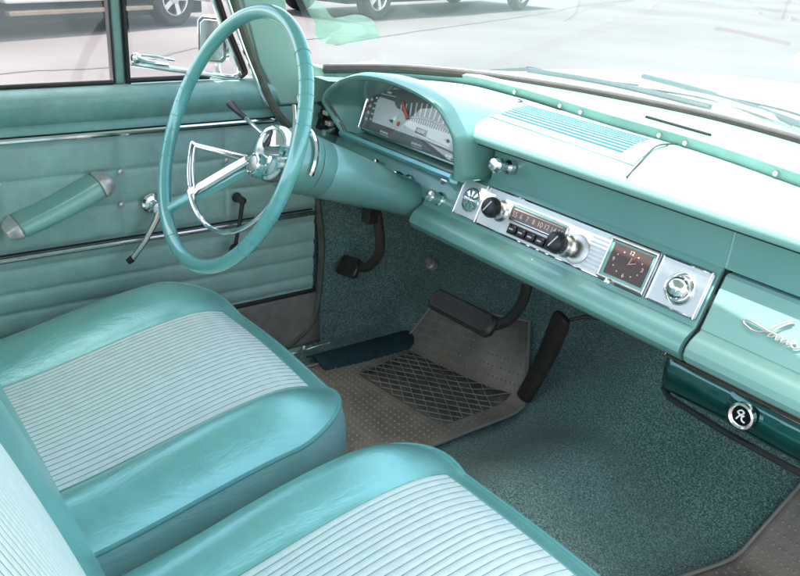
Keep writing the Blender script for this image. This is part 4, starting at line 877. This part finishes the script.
# ---------------------------------------------------------------- seats
def seat(name, label, x0, x1, i0, i1, yf, group='front seats', backlean=True):
    root = empty(name, ((x0 + x1) / 2, .2, 0), label, 'seat', group); xc = (x0 + x1) / 2; W = (x1 - x0) / 2; r = .115 if x0 < .5 else .092; yr = .02; zs_ = .278
    def hw(y):
        k = y - (yf - r); return W if k <= 0 else W - r + math.sqrt(max(0, r * r - k * k))
    def base(y): return .262 + .064 * sm((y - .12) / .42)
    def H(x, y, ins=False):
        z = base(y)
        if x < i0: t = (i0 - x) / (i0 - x0)
        elif x > i1: t = (x - i1) / (x1 - i1)
        else: t = 0
        if t > 0: z += (.022 if (x < i0 and x0 < .5) else .031) * math.sin(math.pi * min(1, t)) ** .8 * (.55 + .45 * sm((y - .1) / .3)) * (1 - .62 * sm((y - yf + .13) / .13)) - .020 * t * t
        else:
            s_ = (x - i0) / (i1 - i0); z += .006 * math.sin(math.pi * s_)
        k = (y - (yf - .10)) / .10
        if k > 0: z -= .022 * k * k
        return z
    def outer(y, u): return xc + u * hw(y)
    us = [math.sin(math.pi / 2 * q) if False else q for q in lin(-1, 1, 61)]
    vs_ = lin(yr, yf - r, 30)[:-1] + [yf - r + r * math.sin(a) for a in lin(0, math.pi / 2, 12)]
    m = MB(); m.grid(lambda u, y: (outer(y, u), y, H(outer(y, u), y)), us, vs_)
    cu = m.build('cushion', 'seat_vinyl', root, sharp=80)
    # boundary loop: left side forwards, front, right side backwards
    loop = [(outer(y, -1), y) for y in vs_] + [(outer(yf, u), yf) for u in us[1:-1]] + [(outer(y, 1), y) for y in reversed(vs_)]
    pipe = [Vector((x, y, H(x, y))) for x, y in loop]
    m = MB(); m.tube(pipe, .0032, 8); m.build('piping', 'piping', cu)
    # side skirt
    m = MB(); n = len(loop); vs2 = []
    lev = [(0, 0.0), (.004, .012), (.010, .035), (.012, .07), (.008, .11), (.0, .15), (-.02, .19), (-.03, .24)]
    for o_, dz in lev:
        for i, (x, y) in enumerate(loop):
            a = Vector((*loop[max(0, i - 1)], 0)); b = Vector((*loop[min(n - 1, i + 1)], 0)); t = (b - a).normalized(); nn = Vector((-t.y, t.x, 0))
            vs2.append(pipe[i] + nn * o_ + Vector((0, 0, -dz)))
    m.add(vs2, [(j * n + i, j * n + i + 1, (j + 1) * n + i + 1, (j + 1) * n + i) for j in range(len(lev) - 1) for i in range(n - 1)]); m.build('side_panel', 'seat_side', root, sharp=80)
    # ribbed insert
    yi = yf - .032; nr = round((i1 - i0) / .0113); pitch = (i1 - i0) / nr; xs_ = lin(i0, i1, nr * 6 + 1)
    def WN(x, y): q = min(1, (x - i0) / .02, (i1 - x) / .02); return .0011 * max(0, q) * (math.sin(y * 11 + x * 40) + .6 * math.sin(y * 27 + x * 95))
    def ins(x, y):
        ph_ = ((x - i0) / pitch) % 1.0; rib = .0015 * (abs(math.sin(math.pi * ph_)) ** .5) * sm((yi - y) / .03)
        yy = y
        # front edge curves back slightly at the corners
        return (x + WN(x, yy), yy, H(x, yy) + .0016 + rib)
    m = MB(); m.grid(ins, xs_, lin(yr, yi, 60)); io = m.build('insert', 'insert_cloth', root, sharp=80)
    m = MB()
    for k in range(nr + 1):
        x = i0 + k * pitch; m.tube([(x + WN(x, y), y, H(x, y) + .0020) for y in lin(yr, yi, 24)], .0006, 4)
    m.build('stitch_lines', 'stitch_groove', io)
    m = MB(); m.tube([(i0, y, H(i0, y) + .001) for y in lin(yr, yi, 30)] + [(x, yi, H(x, yi) + .001) for x in lin(i0 + .005, i1 - .005, 20)] + [(i1, y, H(i1, y) + .001) for y in lin(yi, yr, 30)], .0019, 8); m.build('insert_piping', 'piping', io)
    # backrest: local u across, v up along the lean
    la = R(18.5); o0 = Vector((0, .185, .235)); j1 = x1 - .004 if x0 > .7 else i1; upd = Vector((0, -math.sin(la), math.cos(la))); nrm_ = Vector((0, math.cos(la), math.sin(la)))
    Hb = .56
    iq = i0 + (.055 if x0 > .5 else 0)
    b0, b1 = iq - x0, x1 - j1
    def wide(v): return W
    def Hn(x, v):
        if x < iq: t = (iq - x) / b0
        elif x > j1: t = (x - j1) / b1
        else: t = 0
        z = .020 * math.sin(math.pi * min(1, t)) - .030 * t * t * t if t > 0 else 0
        z += .012 * math.sin(math.pi * v)
        k = (v - .93) / .07
        if k > 0: z -= .03 * k * k
        return z
    def BP(x, v, d=0.): p = o0 + upd * (v * Hb) + nrm_ * (Hn(x, v) + d); return Vector((x, p.y, p.z))
    m = MB(); m.grid(lambda x, v: BP(x, v), lin(x0, x1, 50), lin(0, 1, 40)); bk = m.build('backrest', 'seat_vinyl', root, sharp=80)
    m = MB()
    lp = [(x0, v) for v in lin(0, 1, 30)] + [(x, 1.) for x in lin(x0 + .01, x1 - .01, 30)] + [(x1, v) for v in lin(1, 0, 30)]
    ring0 = [BP(x, v) for x, v in lp]; m.tube(ring0, .004, 8); m.build('piping', 'piping', bk)
    m = MB(); n = len(lp); vs3 = []
    for k, d in enumerate((0, -.02, -.05, -.08)):
        sc_ = .0 if k == 0 else .004
        for (x, v) in lp: vs3.append(BP(x, v, d) + Vector(((-sc_ if x < xc else sc_), 0, 0)))
    m.add(vs3, [(j * n + i, j * n + i + 1, (j + 1) * n + i + 1, (j + 1) * n + i) for j in range(3) for i in range(n - 1)])
    m.add([BP(x, v, -.08) for v in (0, 1) for x in (x0, x1)], [(0, 1, 3, 2)]); m.build('back_shell', 'seat_vinyl', bk, sharp=80)
    nb = nr if j1 == i1 else 38; pi_ = (j1 - iq) / nb; xb_ = lin(iq, j1, nb * 6 + 1)
    m = MB(); m.grid(lambda x, v: BP(x, v, .002 + .0019 * abs(math.sin(math.pi * (((x - iq) / pi_) % 1.))) ** .5), xb_, lin(.02, .965, 40)); bi = m.build('backrest_insert', 'insert_cloth', bk, sharp=80)
    m = MB()
    for k in range(nb + 1):
        x = iq + k * pi_; m.tube([BP(x, v, .0024) for v in lin(.02, .965, 18)], .0009, 4)
    m.build('stitch_lines', 'stitch_groove', bi)
    return root
seat('bucket_seat', 'driver seat behind the steering wheel with pale ribbed insert between teal bolsters', .108, .728, .306, .612, .596)
seat('bucket_seat', 'nearest seat at the bottom of the photo with ribbed insert and backrest edge', .785, 1.455, .893, 1.25, .635)

# ---------------------------------------------------------------- hood and wipers outside
hd_ = empty('engine_hood', (.7, 1.9, .66), 'pale glossy engine hood and cowl beyond the windshield', 'car hood')
m = MB()
def cowl(u, v):
    x = -.12 + u * 1.64; b = interp([(-.12, .93)] + bs + [(1.52, .93)], x) + .012
    y = b + v * .22; return (x, y, .668 + .012 * v - .02 * abs(x - .7) ** 2 * .6)
m.grid(cowl, lin(0, 1, 50), lin(0, 1, 8)); m.build('cowl_panel', 'car_paint', hd_, sharp=60)
m = MB()
def hoodf(u, v):
    x = -.10 + u * 1.60; b = interp([(-.12, .93)] + bs + [(1.52, .93)], x) + .24
    y = b + (2.55 - b) * v; return (x, y, .684 - .035 * (abs(x - .7) / .8) ** 3 - .03 * v - .06 * v ** 4 + .006 * math.exp(-((x - .7) / .05) ** 2))
m.grid(hoodf, lin(0, 1, 60), lin(0, 1, 30)); m.build('bonnet', 'car_paint', hd_, sharp=60)
m = MB(); m.prism([(.93, -.05), (2.5, -.05), (2.5, .58), (.93, .62)], -.12, -.10, YZ); m.prism([(.93, -.05), (2.5, -.05), (2.5, .58), (.93, .62)], 1.50, 1.52, YZ); m.build('fender', 'car_paint', hd_)
def wiper(name, label, p0, p1, q0, q1):
    r_ = empty(name, p0, label, 'wiper', 'windshield wipers')
    m = MB(); m.lathe([(.014, -.01), (.013, .008), (.006, .014), (.0005, .015)], 18, axisM(p0, (0, 0, 1))); m.tube(spline([p0, Vector(p0).lerp(Vector(p1), .5) + Vector((0, 0, .012)), p1], 6), [.008] * 4 + [.006] * 9, 8); m.build('arm', 'worn_chrome', r_)
    m = MB(); m.tube(spline([q0, Vector(q0).lerp(Vector(q1), .5) + Vector((0, 0, .006)), q1], 6), .0085, 8, flat=.7); m.build('blade', 'blade', r_)
wiper('windshield_wiper', 'dark wiper blade lying across the hood cowl at the right end of the windshield', (1.02, 1.325, .700), (.64, 1.43, .712), (.393, 1.52, .703), (.875, 1.345, .703))
wiper('windshield_wiper', 'thin wiper blade lying close behind the windshield gasket near the middle', (.84, 1.37, .695), (.50, 1.372, .706), (.231, 1.33, .698), (.667, 1.366, .698))

# faint green film put in for a reflection low on the glass
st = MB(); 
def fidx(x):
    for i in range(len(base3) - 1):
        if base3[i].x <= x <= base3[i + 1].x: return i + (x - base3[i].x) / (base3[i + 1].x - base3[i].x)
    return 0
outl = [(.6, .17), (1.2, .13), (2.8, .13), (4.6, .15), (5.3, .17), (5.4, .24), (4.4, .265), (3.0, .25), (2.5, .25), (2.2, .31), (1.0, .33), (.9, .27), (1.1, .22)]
MATS['reflection_film'].name = 'reflection_film'
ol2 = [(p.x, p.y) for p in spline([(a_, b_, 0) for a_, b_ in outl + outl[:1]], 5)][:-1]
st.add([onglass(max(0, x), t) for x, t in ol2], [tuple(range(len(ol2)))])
tag(st.build('green_reflection', 'reflection_film', solid=.0006), 'faint green film imitating a reflection low on the windshield near the left pillar', 'imitated reflection')
# ledge leaf
m = MB(); m.lathe([(.014, 0), (.012, .0015), (.0005, .002)], 12, Matrix.Translation((.835, 1.192, .6895)) @ Matrix.Diagonal((1.6, .8, 1, 1)))
tag(m.build('yellow_leaf', 'yellow_leaf'), 'small pale yellow leaf lying on the ledge below the windshield', 'leaf')
